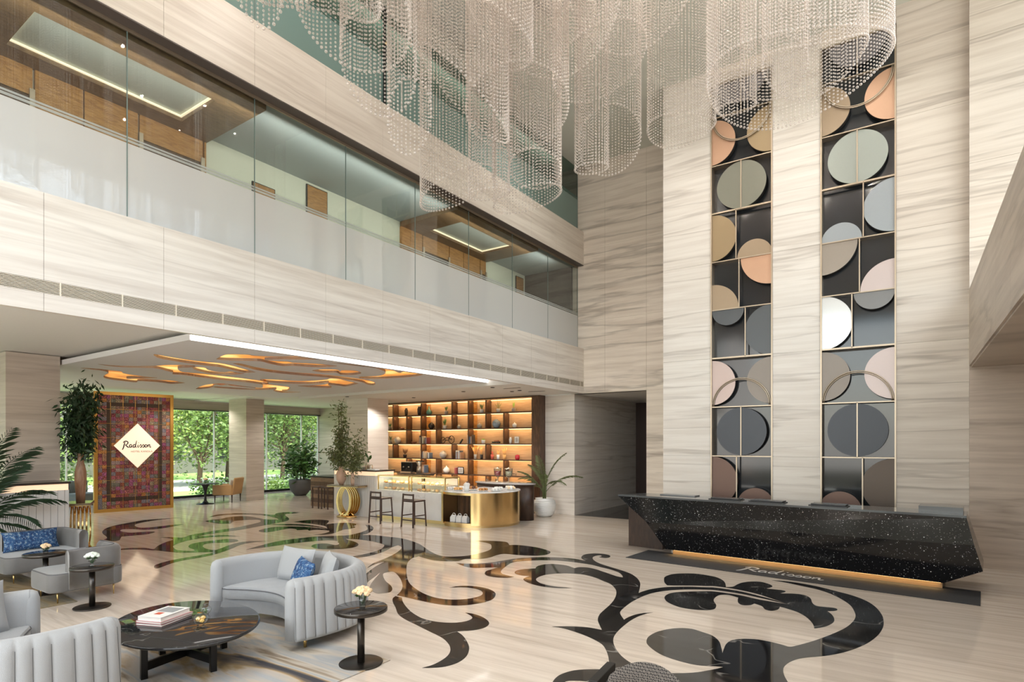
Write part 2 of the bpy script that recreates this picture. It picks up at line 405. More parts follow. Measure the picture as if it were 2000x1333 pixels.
def panels(root, name, m, axis, fixed, depth, cuts, z0, z1, gap=0.004, out=1):
    """stone slabs side by side on a wall plane; axis 'x' = plane of constant X"""
    for a, b in zip(cuts[:-1], cuts[1:]):
        q = MB()
        if axis == 'x': q.box(fixed, fixed - out*depth, a + gap/2, b - gap/2, z0, z1)
        else: q.box(a + gap/2, b - gap/2, fixed, fixed + out*depth, z0, z1)
        q.build(name, m, root)

# ---- left balconies: two stone fascias with panels -----------------------
cuts = [-5.0] + [2.49 + 1.3*k for k in range(-5, 11)] + [15.86]
XF = -8.2
fl = struct(MB().box(-8.65, XF-.03, -5, 15.86, 3.97, 5.08).box(-8.28, XF-.03, -5, 15.86, 3.72, 3.97).build('wall_balcony_lower', STONE_FASCIA), 'pale striated stone fascia under the first glazed balcony')
panels(fl, 'stone_panel', STONE_FASCIA, 'x', XF, .03, cuts, 4.075, 5.08)
panels(fl, 'stone_panel', STONE_FASCIA, 'x', XF, .03, cuts, 3.72, 3.925)
gr = MB().box(XF-.03, XF-.028, -5, 15.86, 3.925, 4.075)
grl = gr.build('grille_recess', DARK, fl)
gs = MB(); n = 9
for i in range(n):
    z = 3.925 + (i+.5)*.15/n; gs.box(XF-.028, XF-.002, -5, 15.86, z-.0032, z+.0032)
gs.build('grille_louvres', CREAM, fl, kind='stuff')
for y in [(-3.2 + .65*k) for k in range(30)]:
    if y < 15.8: MB().box(XF-.028, XF, y-.006, y+.006, 3.925, 4.075).build('grille_divider', CREAM, fl)
fu = struct(MB().box(-8.65, XF-.03, -5, 15.86, 7.63, 8.62).build('wall_balcony_upper', STONE_FASCIA), 'pale striated stone fascia between the two glazed balconies')
panels(fu, 'stone_panel', STONE_FASCIA, 'x', XF, .03, cuts, 7.62, 8.62)
MB().box(-8.47, XF-.005, -5, 15.86, 7.605, 7.625).build('soffit_strip', mat('soffit_brown', (.11,.09,.08), .5), fu)
MB().box(-8.425, -8.395, -5, 15.86, 7.56, 7.605).build('head_channel', CHAMP, fu)

# ---- glazing of the balconies --------------------------------------------
G_CLEAR = thin_glass('balcony_glass', (0.87, 0.91, 0.90), 1.6)
G_FROST = thin_glass('balcony_frosted', (0.9, 0.93, 0.93), 2.6, .03, (0.88, 0.90, 0.91), .72)
G_TEAL = thin_glass('upper_glass', (0.60, 0.74, 0.70), 1.6)
G_TEALF = thin_glass('upper_frosted', (0.5, 0.68, 0.64), 1.6, .08, (0.34, 0.50, 0.47), .75)
gcuts = [-5.0 + 2.08*k + .02 for k in range(0, 11)]
gy = [-3.68, -1.9, -.12, 1.65, 3.435, 5.22, 6.99, 8.77, 10.53, 12.31, 14.08, 15.85]
def glazing(name, zb, zf, zt, gc, gf, lbl):
    w = struct(MB().box(-8.44, -8.38, -5, 15.86, zb-.03, zb+.01).build(name, CHAMP), lbl)
    for a, b in zip([-5]+gy[:-1], gy):
        MB().box(-8.414, -8.408, a+.006, b-.006, zf, zt).build('glass_pane', gc, w)
        MB().box(-8.414, -8.408, a+.006, b-.006, zb, zf-.10).build('frosted_pane', gf, w)
        MB().box(-8.414, -8.408, a+.006, b-.006, zf-.082, zf-.05).build('frosted_band', gf, w)
        MB().box(-8.414, -8.408, a+.006, b-.006, zf-.036, zf-.012).build('frosted_band', gf, w)
        MB().box(-8.414, -8.408, a+.006, b-.006, zf-.10, zf).build('clear_band', gc, w)
        MB().box(-8.416, -8.404, b-.006, b+.006, zb, zt).build('glass_joint', mat('joint', (.14,.2,.19), .4) if 'joint' not in MATS else MATS['joint'], w)
glazing('window_1', 5.08, 6.21, 7.60, G_CLEAR, G_FROST, 'frameless glass screen of the lower balcony, frosted at its foot')
glazing('window_2', 8.62, 9.75, 10.62, G_TEAL, G_TEALF, 'frameless blue-green glass screen of the upper balcony')

# ---- corridor behind the lower balcony ------------------------------------
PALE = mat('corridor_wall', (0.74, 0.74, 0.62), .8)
GREY2 = mat('corridor_ceiling', (0.42, 0.47, 0.48), .8)
TRAY = mat('tray_ceiling', (0.55, 0.60, 0.57), .8)
c2 = struct(MB().box(-10.35, -8.6, -5, 15.86, 4.9, 5.0).build('floor_corridor', STONE_COL))
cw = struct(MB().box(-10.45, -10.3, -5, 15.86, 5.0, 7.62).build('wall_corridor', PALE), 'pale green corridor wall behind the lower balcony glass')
cc = struct(MB().box(-10.45, -8.44, -5, 15.86, 7.62, 7.70).build('ceiling_corridor', GREY2))
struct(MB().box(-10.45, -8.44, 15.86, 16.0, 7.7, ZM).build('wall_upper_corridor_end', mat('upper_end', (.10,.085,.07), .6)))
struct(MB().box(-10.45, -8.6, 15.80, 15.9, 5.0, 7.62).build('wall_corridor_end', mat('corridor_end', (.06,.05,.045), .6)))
struct(MB().box(-10.45, -8.2, -5.1, -5, 3.72, 10.64).build('wall_corridor_south', PALE))
LED_TRAY = emis('tray_led', (1.0, .84, .58), .75)
def lift_lobby(y0, y1, t0, t1, label):
    T = thing('timber_portal', label, 'panelling', (-10.3, (y0+y1)/2, 5.0)); ox, oy, oz = -10.3, (y0+y1)/2, 5.0
    z0, z1 = 7.5, 7.615
    for a in [(-10.28, -8.46, y0, t0), (-10.28, -8.46, t1, y1), (-10.28, -9.9, t0, t1), (-8.87, -8.46, t0, t1)]:
        MB().box(a[0]-ox, a[1]-ox, a[2]-oy, a[3]-oy, z0-oz, z1-oz).build('soffit_board', BROWN_WOOD, T)
    MB().box(-9.9-ox, -8.87-ox, t0-oy, t1-oy, 7.60-oz, 7.617-oz).build('tray_ceiling', TRAY, T)
    for a in [(-9.9, -9.87, t0, t1), (-8.9, -8.87, t0, t1), (-9.87, -8.9, t0, t0+.03), (-9.87, -8.9, t1-.03, t1)]:
        MB().box(a[0]-ox, a[1]-ox, a[2]-oy, a[3]-oy, 7.56-oz, 7.585-oz).build('light_strip', LED_TRAY, T)
    y = y0; i = 0
    while y < y1 - .05:
        w = min([.75, 1.05, .6][i % 3], y1-y)
        if i % 3 == 1:
            d = MB().box(0.0, .05, y+.02-oy, y+w-.02-oy, 0, 2.1).build('lift_door', WALNUT, T)
            MB().box(.05, .09, y+.0-oy, y+.06-oy, 0, 2.2).build('door_jamb', CHAMP, T); MB().box(.05, .09, y+w-.06-oy, y+w-oy, 0, 2.2).build('door_jamb', CHAMP, T)
            MB().box(0.0, .06, y+.02-oy, y+w-.02-oy, 2.12, 2.5).build('timber_panel', AMBER_WOOD, T)
        else:
            MB().box(0.0, .06, y+.01-oy, y+w-.01-oy, 0, 2.5).build('timber_panel', AMBER_WOOD, T)
        y += w; i += 1
    return T
lift_lobby(-3.6, 5.45, 2.6, 4.85, 'timber portal with long ceiling tray at the left end of the lower balcony')
lift_lobby(10.2, 13.65, 10.83, 13.0, 'timber portal with glowing ceiling tray near the far end of the lower balcony')
for i, (y0, y1, z0, z1, lb) in enumerate([(7.53, 8.05, 6.3, 7.56, 'square bronze wall art behind the balcony glass, just below the corridor ceiling'), (6.33, 6.81, 6.0, 7.17, 'bronze wall art behind the balcony glass, lower one partly hidden by the frosted band'), (15.25, 15.68, 6.3, 7.5, 'small bronze wall art near the dark far end of the balcony')]):
    T = thing('wall_art', lb, 'wall art', (-10.3, (y0+y1)/2, z0), 0, None)
    h = (y1-y0)/2
    MB().box(.0, .03, -h, h, 0, z1-z0).build('frame', BLACK, T)
    MB().box(.03, .04, -h+.02, h-.02, .02, z1-z0-.02).build('art_panel', AMBER_WOOD, T)
# ---- upper corridor ---------------------------------------------------------
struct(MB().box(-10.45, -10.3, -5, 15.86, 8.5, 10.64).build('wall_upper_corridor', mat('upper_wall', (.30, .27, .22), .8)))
struct(MB().box(-10.35, -8.6, -5, 15.86, 8.42, 8.5).build('floor_upper_corridor', STONE_COL))
T = thing('timber_portal', 'dark timber lift front behind the upper balcony glass', 'panelling', (-10.28, 9.2, 8.5))
for k in range(6): MB().box(0, .06, -2.4+k*.8, -1.62+k*.8, 0, 2.1).build('timber_panel', BROWN_WOOD, T)
# small brass lamp high on the upper balcony post
T = thing('picture_light', 'tiny brass ball lamp on the dark post of the upper balcony', 'lamp', (-8.36, 7.9, 9.9))
MB().box(-.03, .0, -.025, .025, -1.2, .72).build('post', BLACK, T)
MB().blob((.03, 0, 0), .035, 12, 8).build('ball', GOLD, T)

# ---- back wall, passage and disc wall ----------------------------------------
bw = struct(MB().box(-8.65, -4.5, 15.89, 16.1, 3.72, ZM).build('wall_back_upper', STONE), 'tall striated stone wall over the passage opening')
def wall_panels(root, m, y, cx, zs, t=.03):
    for a, b in zip(cx[:-1], cx[1:]):
        for c, d in zip(zs[:-1], zs[1:]): MB().box(a+.002, b-.002, y, y+t, c+.002, d-.002).build('stone_panel', m, root)
wall_panels(bw, STONE, 15.86, [-8.41, -7.5, -6.21, -4.8], [3.72, 5.9, 8.1, ZM])
b2 = struct(MB().box(-6.21, -4.5, 15.89, 16.1, 0, 3.72).build('wall_back_right', STONE)); wall_panels(b2, STONE, 15.86, [-6.21, -4.8], [0, 1.9, 3.72])
wg = struct(MB().box(-17.0, -8.53, 15.89, 16.1, 0, ZL).build('wall_wing', STONE_PALE), 'pale stone wall behind the bookcase and the white palm pot')
wall_panels(wg, STONE_PALE, 15.86, [-9.85, -8.52], [0, 1.25, 2.45, ZL])
ps = struct(MB().box(-8.7, -8.55, 15.9, 20.8, 0, ZL).build('wall_passage', STONE_PALE), 'stone side wall of the passage beside the reception desk')
for a, b in zip([15.86, 17.1, 18.3, 19.5], [17.1, 18.3, 19.5, 20.7]):
    for c, d in zip([0, 1.25, 2.45], [1.25, 2.45, ZL]): MB().box(-8.55, -8.52, a+.002, b-.002, c+.002, d-.002).build('stone_panel', STONE_PALE, ps)
struct(MB().box(-8.6, -6.15, 20.7, 20.85, 0, ZL).build('wall_passage_end', mat('door_dark', (.03,.012,.008), .5)), 'dark brown wall closing the passage')
struct(MB().box(-6.21, -6.1, 16.1, 20.8, 0, ZL).build('wall_passage_right', STONE_PALE))
struct(MB().box(-8.6, -6.1, 15.9, 20.8, ZL, ZL+.1).build('ceiling_passage', WHITE))
dw = struct(MB().box(-4.82, 3.6, 14.1, 14.3, 0, ZM).build('wall_disc', DARK), 'dark backing of the tall disc screens')
for a, b, m, lb in [(-4.85, -3.74, STONE_PALE, 'leftmost pale stone pier beside the disc screens'), (-2.44, -1.53, STONE_PALE, 'middle stone pier between the two disc screens'), (-0.23, 0.88, STONE_PIER, 'stone pier right of the disc screens')]:
    p = struct(MB().box(a+.02, b-.02, 13.48, 14.2, 0, ZM).build('wall_pier', m), lb)
    zs = [0, 1.92, 4.12, 6.29, 8.46, ZM]
    wall_panels(p, m, 13.45, [a, b], zs)
    if a < -4: MB().box(a, a+.02, 13.48, 15.86, 0, ZM).build('side_panel', STONE, p)
for a, b in ((-3.74, -2.44), (-1.53, -.23)):
    struct(MB().box(a, b, 13.45, 14.1, 10.29, ZM).build('wall_disc_header', STONE))
nw = struct(MB().box(.88, 3.6, 13.23, 14.1, 0, ZM).build('wall_right_back', STONE_RIGHT), 'broad stone wall at the far right of the desk')
wall_panels(nw, STONE_RIGHT, 13.2, [.862, 2.16, 3.46], [0, 3.59])
wall_panels(nw, STONE_PIER, 13.2, [.862, 2.16, 3.46], [4.96, 7.2, 9.4, ZM])
# ---- right balcony ------------------------------------------------------------
rb = struct(MB().box(.89, 1.25, -5, 13.2, 3.59, 4.955).build('wall_balcony_right', STONE_RIGHT), 'stone fascia of the balcony at the right edge')
panels(rb, 'stone_panel', STONE_RIGHT, 'x', .862, .028, [-5 + 1.3*k for k in range(15)], 3.59, 4.955, out=-1)
struct(MB().box(.89, 3.6, -5, 13.2, 3.56, 3.6).build('ceiling_right', STONE_RIGHT), 'stone-clad soffit under the right balcony')
struct(MB().box(1.25, 3.6, -5, 13.2, 4.8, 4.9).build('floor_right_balcony', STONE_COL))
# ---- atrium shell ------------------------------------------------------------------
struct(MB().box(-10.5, 3.7, -5.1, 16.1, ZM, ZM+.15).build('ceiling', CEIL_MAIN), 'pale atrium ceiling')
wr = struct(MB().box(3.5, 3.65, -5, 13.5, 0, 5.4).build('wall_right', STONE_RIGHT))
MB().box(3.5, 3.65, -5, 13.5, 10.3, ZM).build('head_beam', STONE_RIGHT, wr)
w3 = struct(MB().box(3.5, 3.62, -5, 13.5, 5.4, 5.46).build('window_3', CHAMP))
for k in range(11): MB().box(3.5, 3.6, -5+k*1.84, -4.94+k*1.84, 5.4, 10.3).build('mullion', CHAMP, w3)
MB().box(3.54, 3.55, -5, 13.5, 5.46, 10.3).build('pane', thin_glass('window_glass', (.95, .98, .96), 1.0), w3)
ws = struct(MB().box(-24.3, 3.6, -5.2, -5.0, 8.2, ZM).build('wall_south', STONE))
for x in (-24.2, -18, -14.2, -8.4, 1.9):
    MB().box(x, x+1.6 if x > -24 else x+1, -5.2, -5.0, 0, 8.2).build('pier', STONE, ws)
MB().box(-24.2, -14.3, -5.2, -5.0, 3.95, 8.2).build('upper_panel', STONE, ws)
w4 = struct(MB().box(-24, 3.5, -5.14, -5.06, 0, .08).build('window_4', BLACK))
MB().box(-24, 3.5, -5.12, -5.10, .08, 8.2).build('pane', MATS['window_glass'], w4)
struct(MB().box(-24.3, -8.28, -5, 12.3, 3.97, 4.1).build('ceiling_raised', WHITE), 'raised plaster ceiling over the lounge')
MATS['plaster_white']
struct(MB().box(-17.2, -8.28, 12.3, 15.86, ZL, 3.96).build('ceiling_cafe', WHITE), 'low plaster ceiling over the cafe')
struct(MB().box(-24.3, -17.2, 12.3, 18.6, 3.93, 4.1).build('ceiling_garden', WHITE))
struct(MB().box(-24.3, -16.9, 18.4, 18.6, 0, 4.0).build('wall_garden_north', STONE_COL), 'stone wall at the end of the garden windows')
struct(MB().box(-17.1, -16.9, 15.9, 18.4, 0, 4.0).build('wall_garden_return', STONE_COL))
# ---- garden windows ---------------------------------------------------------------------
w5 = struct(MB().box(-24.28, -24.1, -5, 18.4, 0, .09).build('window_5', BLACK), 'tall garden window wall with slim white mullions')
MB().box(-24.3, -24.05, -5, 18.4, 3.58, 3.95).build('header', STONE_COL, w5)
MB().box(-24.3, -24.0, -5, 18.4, 3.55, 3.58).build('head_frame', BLACK, w5)
ys = [-5, -2.4, .2, 2.8, 5.4, 8.0, 10.55, 13.2, 15.62, 17.45, 18.4]
GP = MATS['window_glass']
for a, b in zip(ys[:-1], ys[1:]):
    MB().box(-24.2, -24.19, a, b-.05, .09, 3.55).build('glass_pane', GP, w5)
    MB().box(-24.23, -24.15, b-.045, b-.005, .09, 3.55).build('mullion', WHITE_GLOSS, w5)
# ---- columns ---------------------------------------------------------------------------------
def column(x0, x1, y0, y1, zt, m, lb):
    c = struct(MB().box(x0+.02, x1-.02, y0+.02, y1-.02, 0, zt).build('wall_column', m), lb)
    zs = [0, 1.3, 2.62, zt]
    for c0, c1 in zip(zs[:-1], zs[1:]):
        MB().box(x1-.02, x1, y0, y1, c0+.002, c1-.002).build('stone_panel', m, c)
        MB().box(x0, x1-.02, y0, y0+.02, c0+.002, c1-.002).build('stone_panel', m, c)
    return c
column(-15.2, -14.2, 3.72, 4.58, 3.96, STONE_COL, 'stone column behind the white counter at the left edge')
column(-22.3, -21.1, 12.75, 13.5, 3.93, STONE_COL, 'stone column between the two garden windows')
column(-15.95, -14.9, 13.3, 14.22, ZL, STONE_PALE, 'pale stone column left of the glowing bookcase')

# ---- hanging ceiling raft with cut gold scrolls ----------------------------------------------
ZS = 3.80
def cz(ox, oy, sc, z):
    return lambda pts: [(lambda w: (w.x, w.y, p[2] if len(p) > 2 else 0))(on_z(ox + p[0]/sc, oy + p[1]/sc, z)) for p in pts]
K3 = cz(100, 640, 5.0, ZS); K4 = cz(420, 660, 4.545, ZS)
def loopz(pts, step=6):
    w = [(p[0], p[1], p[2]) for p in pts]; n = len(w); out = []
    P = [Vector(p[:2]) for p in w]; S = [p[2] for p in w]
    for i in range(n):
        a, b, c, d = P[i-1], P[i], P[(i+1) % n], P[(i+2) % n]
        if S[i]: a = b + (b-c)*.3
        if S[(i+1) % n]: d = c + (c-b)*.3
        for j in range(step):
            t = j/step; out.append(0.5*((2*b)+(c-a)*t+(2*a-5*b+4*c-d)*t*t+(3*b-a-3*c+d)*t**3))
    return out
SW = [
 K3([(1005,262),(1150,285),(1350,318),(1500,335),(1650,348),(1780,375),(1880,405),(1995,436,1),(1900,440),(1780,415),(1650,385),(1560,375),(1400,355),(1200,325),(1050,295)]),
 K3([(1380,395),(1420,386),(1500,392),(1530,412),(1600,430),(1700,436),(1760,432),(1885,450,1),(1780,457),(1600,453),(1450,425)]),
 K3([(460,358,1),(600,371),(800,379),(1020,374),(1100,367),(1220,366),(1405,370,1),(1380,386),(1260,391),(1235,402),(1265,428),(1330,440),(1500,453),(1700,477),(1900,500),(2100,530),(2100,556),(1900,532),(1700,514),(1500,490),(1300,462),(1190,455),(1190,440),(1130,422),(1030,398),(900,391),(650,383)]),
 K3([(290,395,1),(450,404),(600,420),(685,430),(700,445),(760,458),(900,478),(1035,492,1),(900,497),(790,492),(735,496),(760,503),(850,500),(1050,513),(1180,519),(1305,541,1),(1180,549),(1050,533),(860,522),(830,534),(700,520),(560,502),(512,482),(530,460),(560,442),(500,420),(400,408)]),
 K3([(1410,598,1),(1480,568),(1580,551),(1700,549),(1760,567),(1900,580),(1980,588),(1985,602),(1850,592),(1700,582),(1600,577),(1540,592),(1450,601)]),
 K4([(10,190,1),(80,153),(150,147),(290,150),(340,158),(500,167),(700,166),(830,170),(985,190,1),(800,192),(600,190),(440,197),(520,206),(650,213),(700,222),(900,232),(1082,250,1),(980,260),(850,257),(700,247),(600,249),(480,227),(400,207),(250,202),(100,199)]),
 K4([(160,228,1),(230,231),(350,260),(500,285),(700,308),(900,323),(1100,343),(1250,362),(1380,383),(1425,406),(1400,421),(1350,413),(1300,392),(1150,368),(950,348),(750,332),(550,312),(380,287),(270,257)]),
 K4([(860,290,1),(930,282),(1080,284),(1110,301),(1130,290),(1250,294),(1297,315),(1220,329),(1120,327),(1080,309),(950,307)]),
 K4([(1040,222,1),(1200,236),(1330,248),(1450,260),(1520,268),(1580,288),(1640,312),(1690,292),(1760,296),(1862,318),(1780,341),(1600,356),(1400,363),(1285,357),(1300,346),(1450,339),(1512,315),(1490,290),(1400,264),(1250,248)]),
 K4([(400,368,1),(550,373),(700,383),(850,383),(990,371),(1020,362),(1100,366),(1180,386),(1272,405,1),(1170,430),(1100,424),(1005,414),(1035,436),(1000,444),(850,437),(735,427,1),(900,421),(985,412),(1000,397),(850,408),(650,405),(480,394),(415,384)]),
 K4([(0,414),(60,420),(120,413),(250,430),(400,446),(425,430),(420,408),(500,418),(580,428),(655,438),(662,452),(640,472),(600,476),(762,482,1),(600,487),(520,470),(540,455),(400,462),(200,455),(0,440)]),
]
SWL = [loopz(k, 5) for k in SW]
raft_holes = []
for l in SWL:
    q_ = []
    for p in l:
        c_ = (min(p.x, -9.30), min(max(p.y, 4.8), 12.15))
        if not q_ or abs(c_[0]-q_[-1][0]) + abs(c_[1]-q_[-1][1]) > 1e-4: q_.append(c_)
    raft_holes.append(q_)
raft = struct(MB().prism([(-18.4, 4.65), (-9.2, 4.65), (-9.2, 12.29), (-18.4, 12.29)], ZS, ZS+.10, 0, holes=raft_holes).build('ceiling_raft', CEIL_GREY), 'grey hanging ceiling raft cut with gold scrolls over the lounge')
GOLDLIT = mat('gold_leaf', (0.95, 0.60, 0.20), .35, .6)
GOLDSIDE = mat('gold_edge', (0.42, 0.22, 0.06), .35, .8)
GLOW = emis('painted_gold_glow', (1.0, 0.50, 0.13), 1.0)  # emission stands in for lamplight on the gold-leaf recesses
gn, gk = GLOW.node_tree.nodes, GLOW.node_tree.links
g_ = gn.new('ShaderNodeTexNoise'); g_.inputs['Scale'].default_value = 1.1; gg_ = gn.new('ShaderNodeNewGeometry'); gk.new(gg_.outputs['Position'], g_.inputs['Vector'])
gr_ = ramp(gn, [(.38, (.30, .10, .02)), (.5, (.62, .26, .05)), (.64, (1.0, .58, .20))]); gk.new(g_.outputs[0], gr_.inputs[0]); gk.new(gr_.outputs[0], gn['Principled BSDF'].inputs['Emission Color'])  # uneven lamplight put into the emission colour
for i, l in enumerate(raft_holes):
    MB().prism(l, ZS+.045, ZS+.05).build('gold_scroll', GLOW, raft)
    w = MB(); k = len(l)
    vs = [(p[0], p[1], ZS-.004) for p in l] + [(p[0], p[1], ZS+.046) for p in l]
    w.add(vs, [(a, (a+1) % k, (a+1) % k + k, a + k) for a in range(k)], 0, True)
    w.build('scroll_edge', GOLDSIDE, raft)
MB().box(-9.2, -9.17, 4.65, 12.29, ZS, ZS+.1).build('lit_raft_side', emis('raft_side_glow', (1, .97, .93), 2.2), raft)  # glowing strip stands in for cove light falling on the raft's side
MB().box(-18.4, -9.2, 4.62, 4.65, ZS, ZS+.1).build('raft_edge', CEIL_GREY, raft)
# recessed downlights and slot vents in the cafe ceiling
for i, (u, v) in enumerate([(962, 757), (1000, 765), (1015, 763), (905, 765), (808, 777), (678, 775)]):
    p = on_z(u, v, ZL-.001)
    if p.y < 12.5: p = Vector((p.x, 12.8+.3*i, p.z))
    T = thing('ceiling_downlight', 'small recessed ceiling spot over the cafe, %s' % ['nearest the fascia end', 'beside the fascia over the bookcase end', 'over the right bookcase panel', 'over the middle of the bookcase', 'over the left end of the bookcase', 'over the column'][i], 'ceiling light', (p.x, p.y, ZL-.002), 0, 'recessed spots over the cafe')
    MB().lathe([(.06, 0), (.06, -.012), (.045, -.012), (.04, .0)], 16).build('trim_ring', BLACK, T)
    MB().lathe([(.0001, -.004), (.04, -.004)], 16).build('lens', LED_SOFT, T)
for i, (x0, x1, y) in enumerate([(-9.3, -8.75, 13.2), (-9.25, -8.7, 14.4)]):
    tag(MB().box(x0, x1, y-.03, y+.03, ZL-.006, ZL-.001).build('slot_vent', BLACK), ['thin black ceiling slot vent close to the fascia end', 'thin black ceiling slot vent over the palm pot'][i], 'vent')
# ================================================================ floor inlays
def KF(frame):
    ox, oy, sc = {'6': (600,1000,4.0), '7': (1000,1060,4.8825), '8': (1360,1080,4.762), '5': (160,960,4.0), '1': (330,880,5.714), '4': (400,1000,3.3333)}[frame]
    return lambda p: (on_z(ox + p[0]/sc, oy + p[1]/sc, 0.0), p[2] if len(p) > 2 else 0)
def path(*segs):
    out = []
    for fr, pts in segs:
        k = KF(fr)
        for p in pts:
            w, s = k(p); out.append((w.x, w.y, s))
    return out
INL = []
INL.append(('main scroll of the floor pattern with ring and flower', path(
 ('7', [(925,1160),(915,1080),(880,1000),(830,955),(720,900),(600,855),(480,820),(380,806,1),(500,802),(620,805),(740,815),(858,838,1),(835,790),(818,740),(835,690),(880,645),(935,595),(975,545),(995,490),(985,445),(940,400),(870,370),(800,340),(700,312),(600,300),(480,297),(370,303),(290,318),(240,340),(230,360),(255,382),(300,400),(400,420),(500,430),(572,437,1),(450,438),(330,428),(230,410),(150,385),(110,358),(122,340),(170,322,1),(100,318),(45,305),(25,290),(45,270),(110,257),(225,250,1),(232,236),(260,222),(340,208),(430,210),(520,222),(598,247,1),(640,238),(720,241),(800,258),(880,285),(960,312),(1010,328),(1058,335,1),(1045,310),(1010,285),(940,260),(850,238),(760,215),(650,198),(520,182),(400,173),(250,172),(100,180),(0,195)]),
 ('6', [(1550,430),(1515,462),(1522,485),(1570,500),(1617,511,1),(1560,518),(1480,515),(1410,503),(1387,485),(1400,465),(1440,452),(1490,436,1),(1400,438),(1300,440),(1230,428),(1163,402,1),(1230,407),(1330,407),(1430,398),(1520,385),(1640,366),(1760,358),(1880,357)]),
 ('7', [(488,148),(600,158),(705,178,1),(668,158),(663,138),(690,118),(760,107),(840,108),(910,118),(938,133),(920,147),(880,150),(828,140,1),(856,133),(835,125),(795,130),(770,145),(775,165),(800,185),(850,208),(920,230),(1000,255),(1080,280),(1150,310),(1200,350),(1222,390),(1220,430),(1207,485,1),(1260,465),(1340,445),(1450,430),(1560,425),(1700,425),(1850,430)]),
 ('8', [(190,329),(400,360),(600,408),(730,443),(850,482,1),(600,424),(400,382),(190,352)]),
 ('7', [(1850,453),(1700,450),(1560,455),(1450,465),(1340,485),(1250,515),(1150,565),(1080,615),(1038,655),(1033,685),(1068,740,1),(1110,715),(1180,690),(1260,676),(1345,670,1),(1280,682),(1200,710),(1120,755),(1040,820),(985,880),(965,930),(975,985),(1010,1045),(1060,1100),(1150,1160),(1300,1218),(1450,1245),(1600,1250),(1750,1243)]),
 ('8', [(100,1100),(190,1083),(252,1067,1),(190,1060)]),
 ('7', [(1750,1170),(1550,1120),(1400,1060),(1300,985),(1283,940),(1310,895),(1400,850),(1550,822),(1700,825)]),
 ('8', [(60,742),(150,775),(210,825),(232,885),(243,937,1),(255,900),(280,850),(330,818),(420,805),(550,808),(680,830),(800,860),(870,878),(960,860),(1100,820),(1250,765),(1380,705),(1450,650),(1480,600),(1470,550),(1430,490),(1350,435),(1250,385),(1130,345),(1000,316),(850,284),(700,258,1),(850,270),(1000,292),(1150,322),(1300,360),(1450,400),(1580,450),(1670,510),(1725,580),(1742,640),(1735,700),(1690,770),(1600,840),(1480,895),(1350,935),(1200,962),(1050,975),(950,990),(870,1020),(820,1060),(808,1100),(820,1150),(850,1205),(900,1300),(760,1420),(300,1500)]),
 ('7', [(1500,1560),(1100,1480),(900,1390),(740,1335),(600,1322),(500,1335),(440,1420),(380,1400),(390,1330),(450,1270),(560,1230),(680,1215),(830,1213),(910,1213)]))))
INL.append(('oak-leaf shape inside the floor ring', path(
 ('7', [(1450,350),(1462,328),(1520,307),(1600,298),(1750,300),(1900,322)]),
 ('8', [(200,235),(250,262),(270,290),(276,322,1),(340,318),(380,298),(430,280),(520,270),(610,275),(690,300),(705,320),(650,335,1),(720,343),(800,352),(830,365),(778,381,1),(900,383),(1000,395),(1060,425),(1080,470),(1120,498),(1200,508),(1290,518),(1312,535),(1280,545),(1218,545,1),(1262,580),(1283,620),(1270,655),(1200,690),(1098,708,1),(1080,660),(1020,600),(940,555),(850,525),(778,504,1),(760,530),(700,543),(640,530),(610,500),(540,475,1),(500,490),(430,490),(392,470),(385,445),(390,420,1),(300,396),(220,396),(175,420),(162,450),(185,490),(170,525),(110,537)]),
 ('7', [(1850,648),(1745,643),(1600,620),(1490,575),(1455,535),(1470,505),(1530,482),(1650,472),(1850,468)]),
 ('8', [(190,366),(400,397),(600,441),(860,484,1),(600,396),(400,348),(190,316)]),
 ('7', [(1850,417),(1700,413),(1550,413),(1480,411,1),(1455,385)]))))
INL.append(('branching scroll before the bar stools', path(
 ('6', [(455,103,1),(500,110),(518,130),(500,155),(460,175),(398,186,1),(500,184),(620,195),(740,210),(830,235),(890,262),(960,310),(1040,345),(1130,352),(1250,345),(1350,325),(1425,300),(1440,275),(1420,250),(1310,228,1),(1400,228),(1500,232),(1560,240),(1580,262,1),(1650,262),(1780,278),(1870,300),(1900,318),(1870,337),(1780,345),(1650,340),(1540,331),(1480,341),(1430,358),(1350,370),(1240,370),(1180,387),(1080,388),(980,380),(870,350,1),(820,365),(785,400),(775,450),(780,510),(800,560),(850,605),(920,645),(1010,675),(1120,688),(1230,685),(1320,670),(1368,648),(1362,622),(1310,603),(1220,592),(1110,595,1),(1200,581),(1300,583),(1390,597),(1450,620),(1472,645),(1455,680),(1400,705),(1300,725),(1180,735),(1050,728),(900,700),(780,672),(700,655,1),(732,620),(745,580),(730,530),(700,490),(670,470),(620,475),(592,492),(610,540),(650,575),(665,605),(650,628),(600,638),(540,638),(490,600),(505,555),(573,474,1),(520,515),(480,546),(440,580),(430,520),(470,478),(540,425),(610,390,1),(540,408),(468,441,1),(520,402),(620,362),(700,320),(738,282),(710,262,1),(660,280),(600,312),(500,343),(400,360),(258,367,1),(400,342),(500,320),(570,297),(600,270),(590,255),(520,235),(400,218),(300,214,1),(320,222),(370,235),(400,255),(380,275),(300,290),(180,295),(80,290),(35,275),(42,262),(80,252),(150,250),(220,262),(250,250),(236,240,1)]),
 ('4', [(860,190),(760,189),(560,209),(400,232),(270,247,1),(400,211),(520,186),(700,165),(850,158),(930,154),(1000,140),(1050,122),(1060,108)]))))
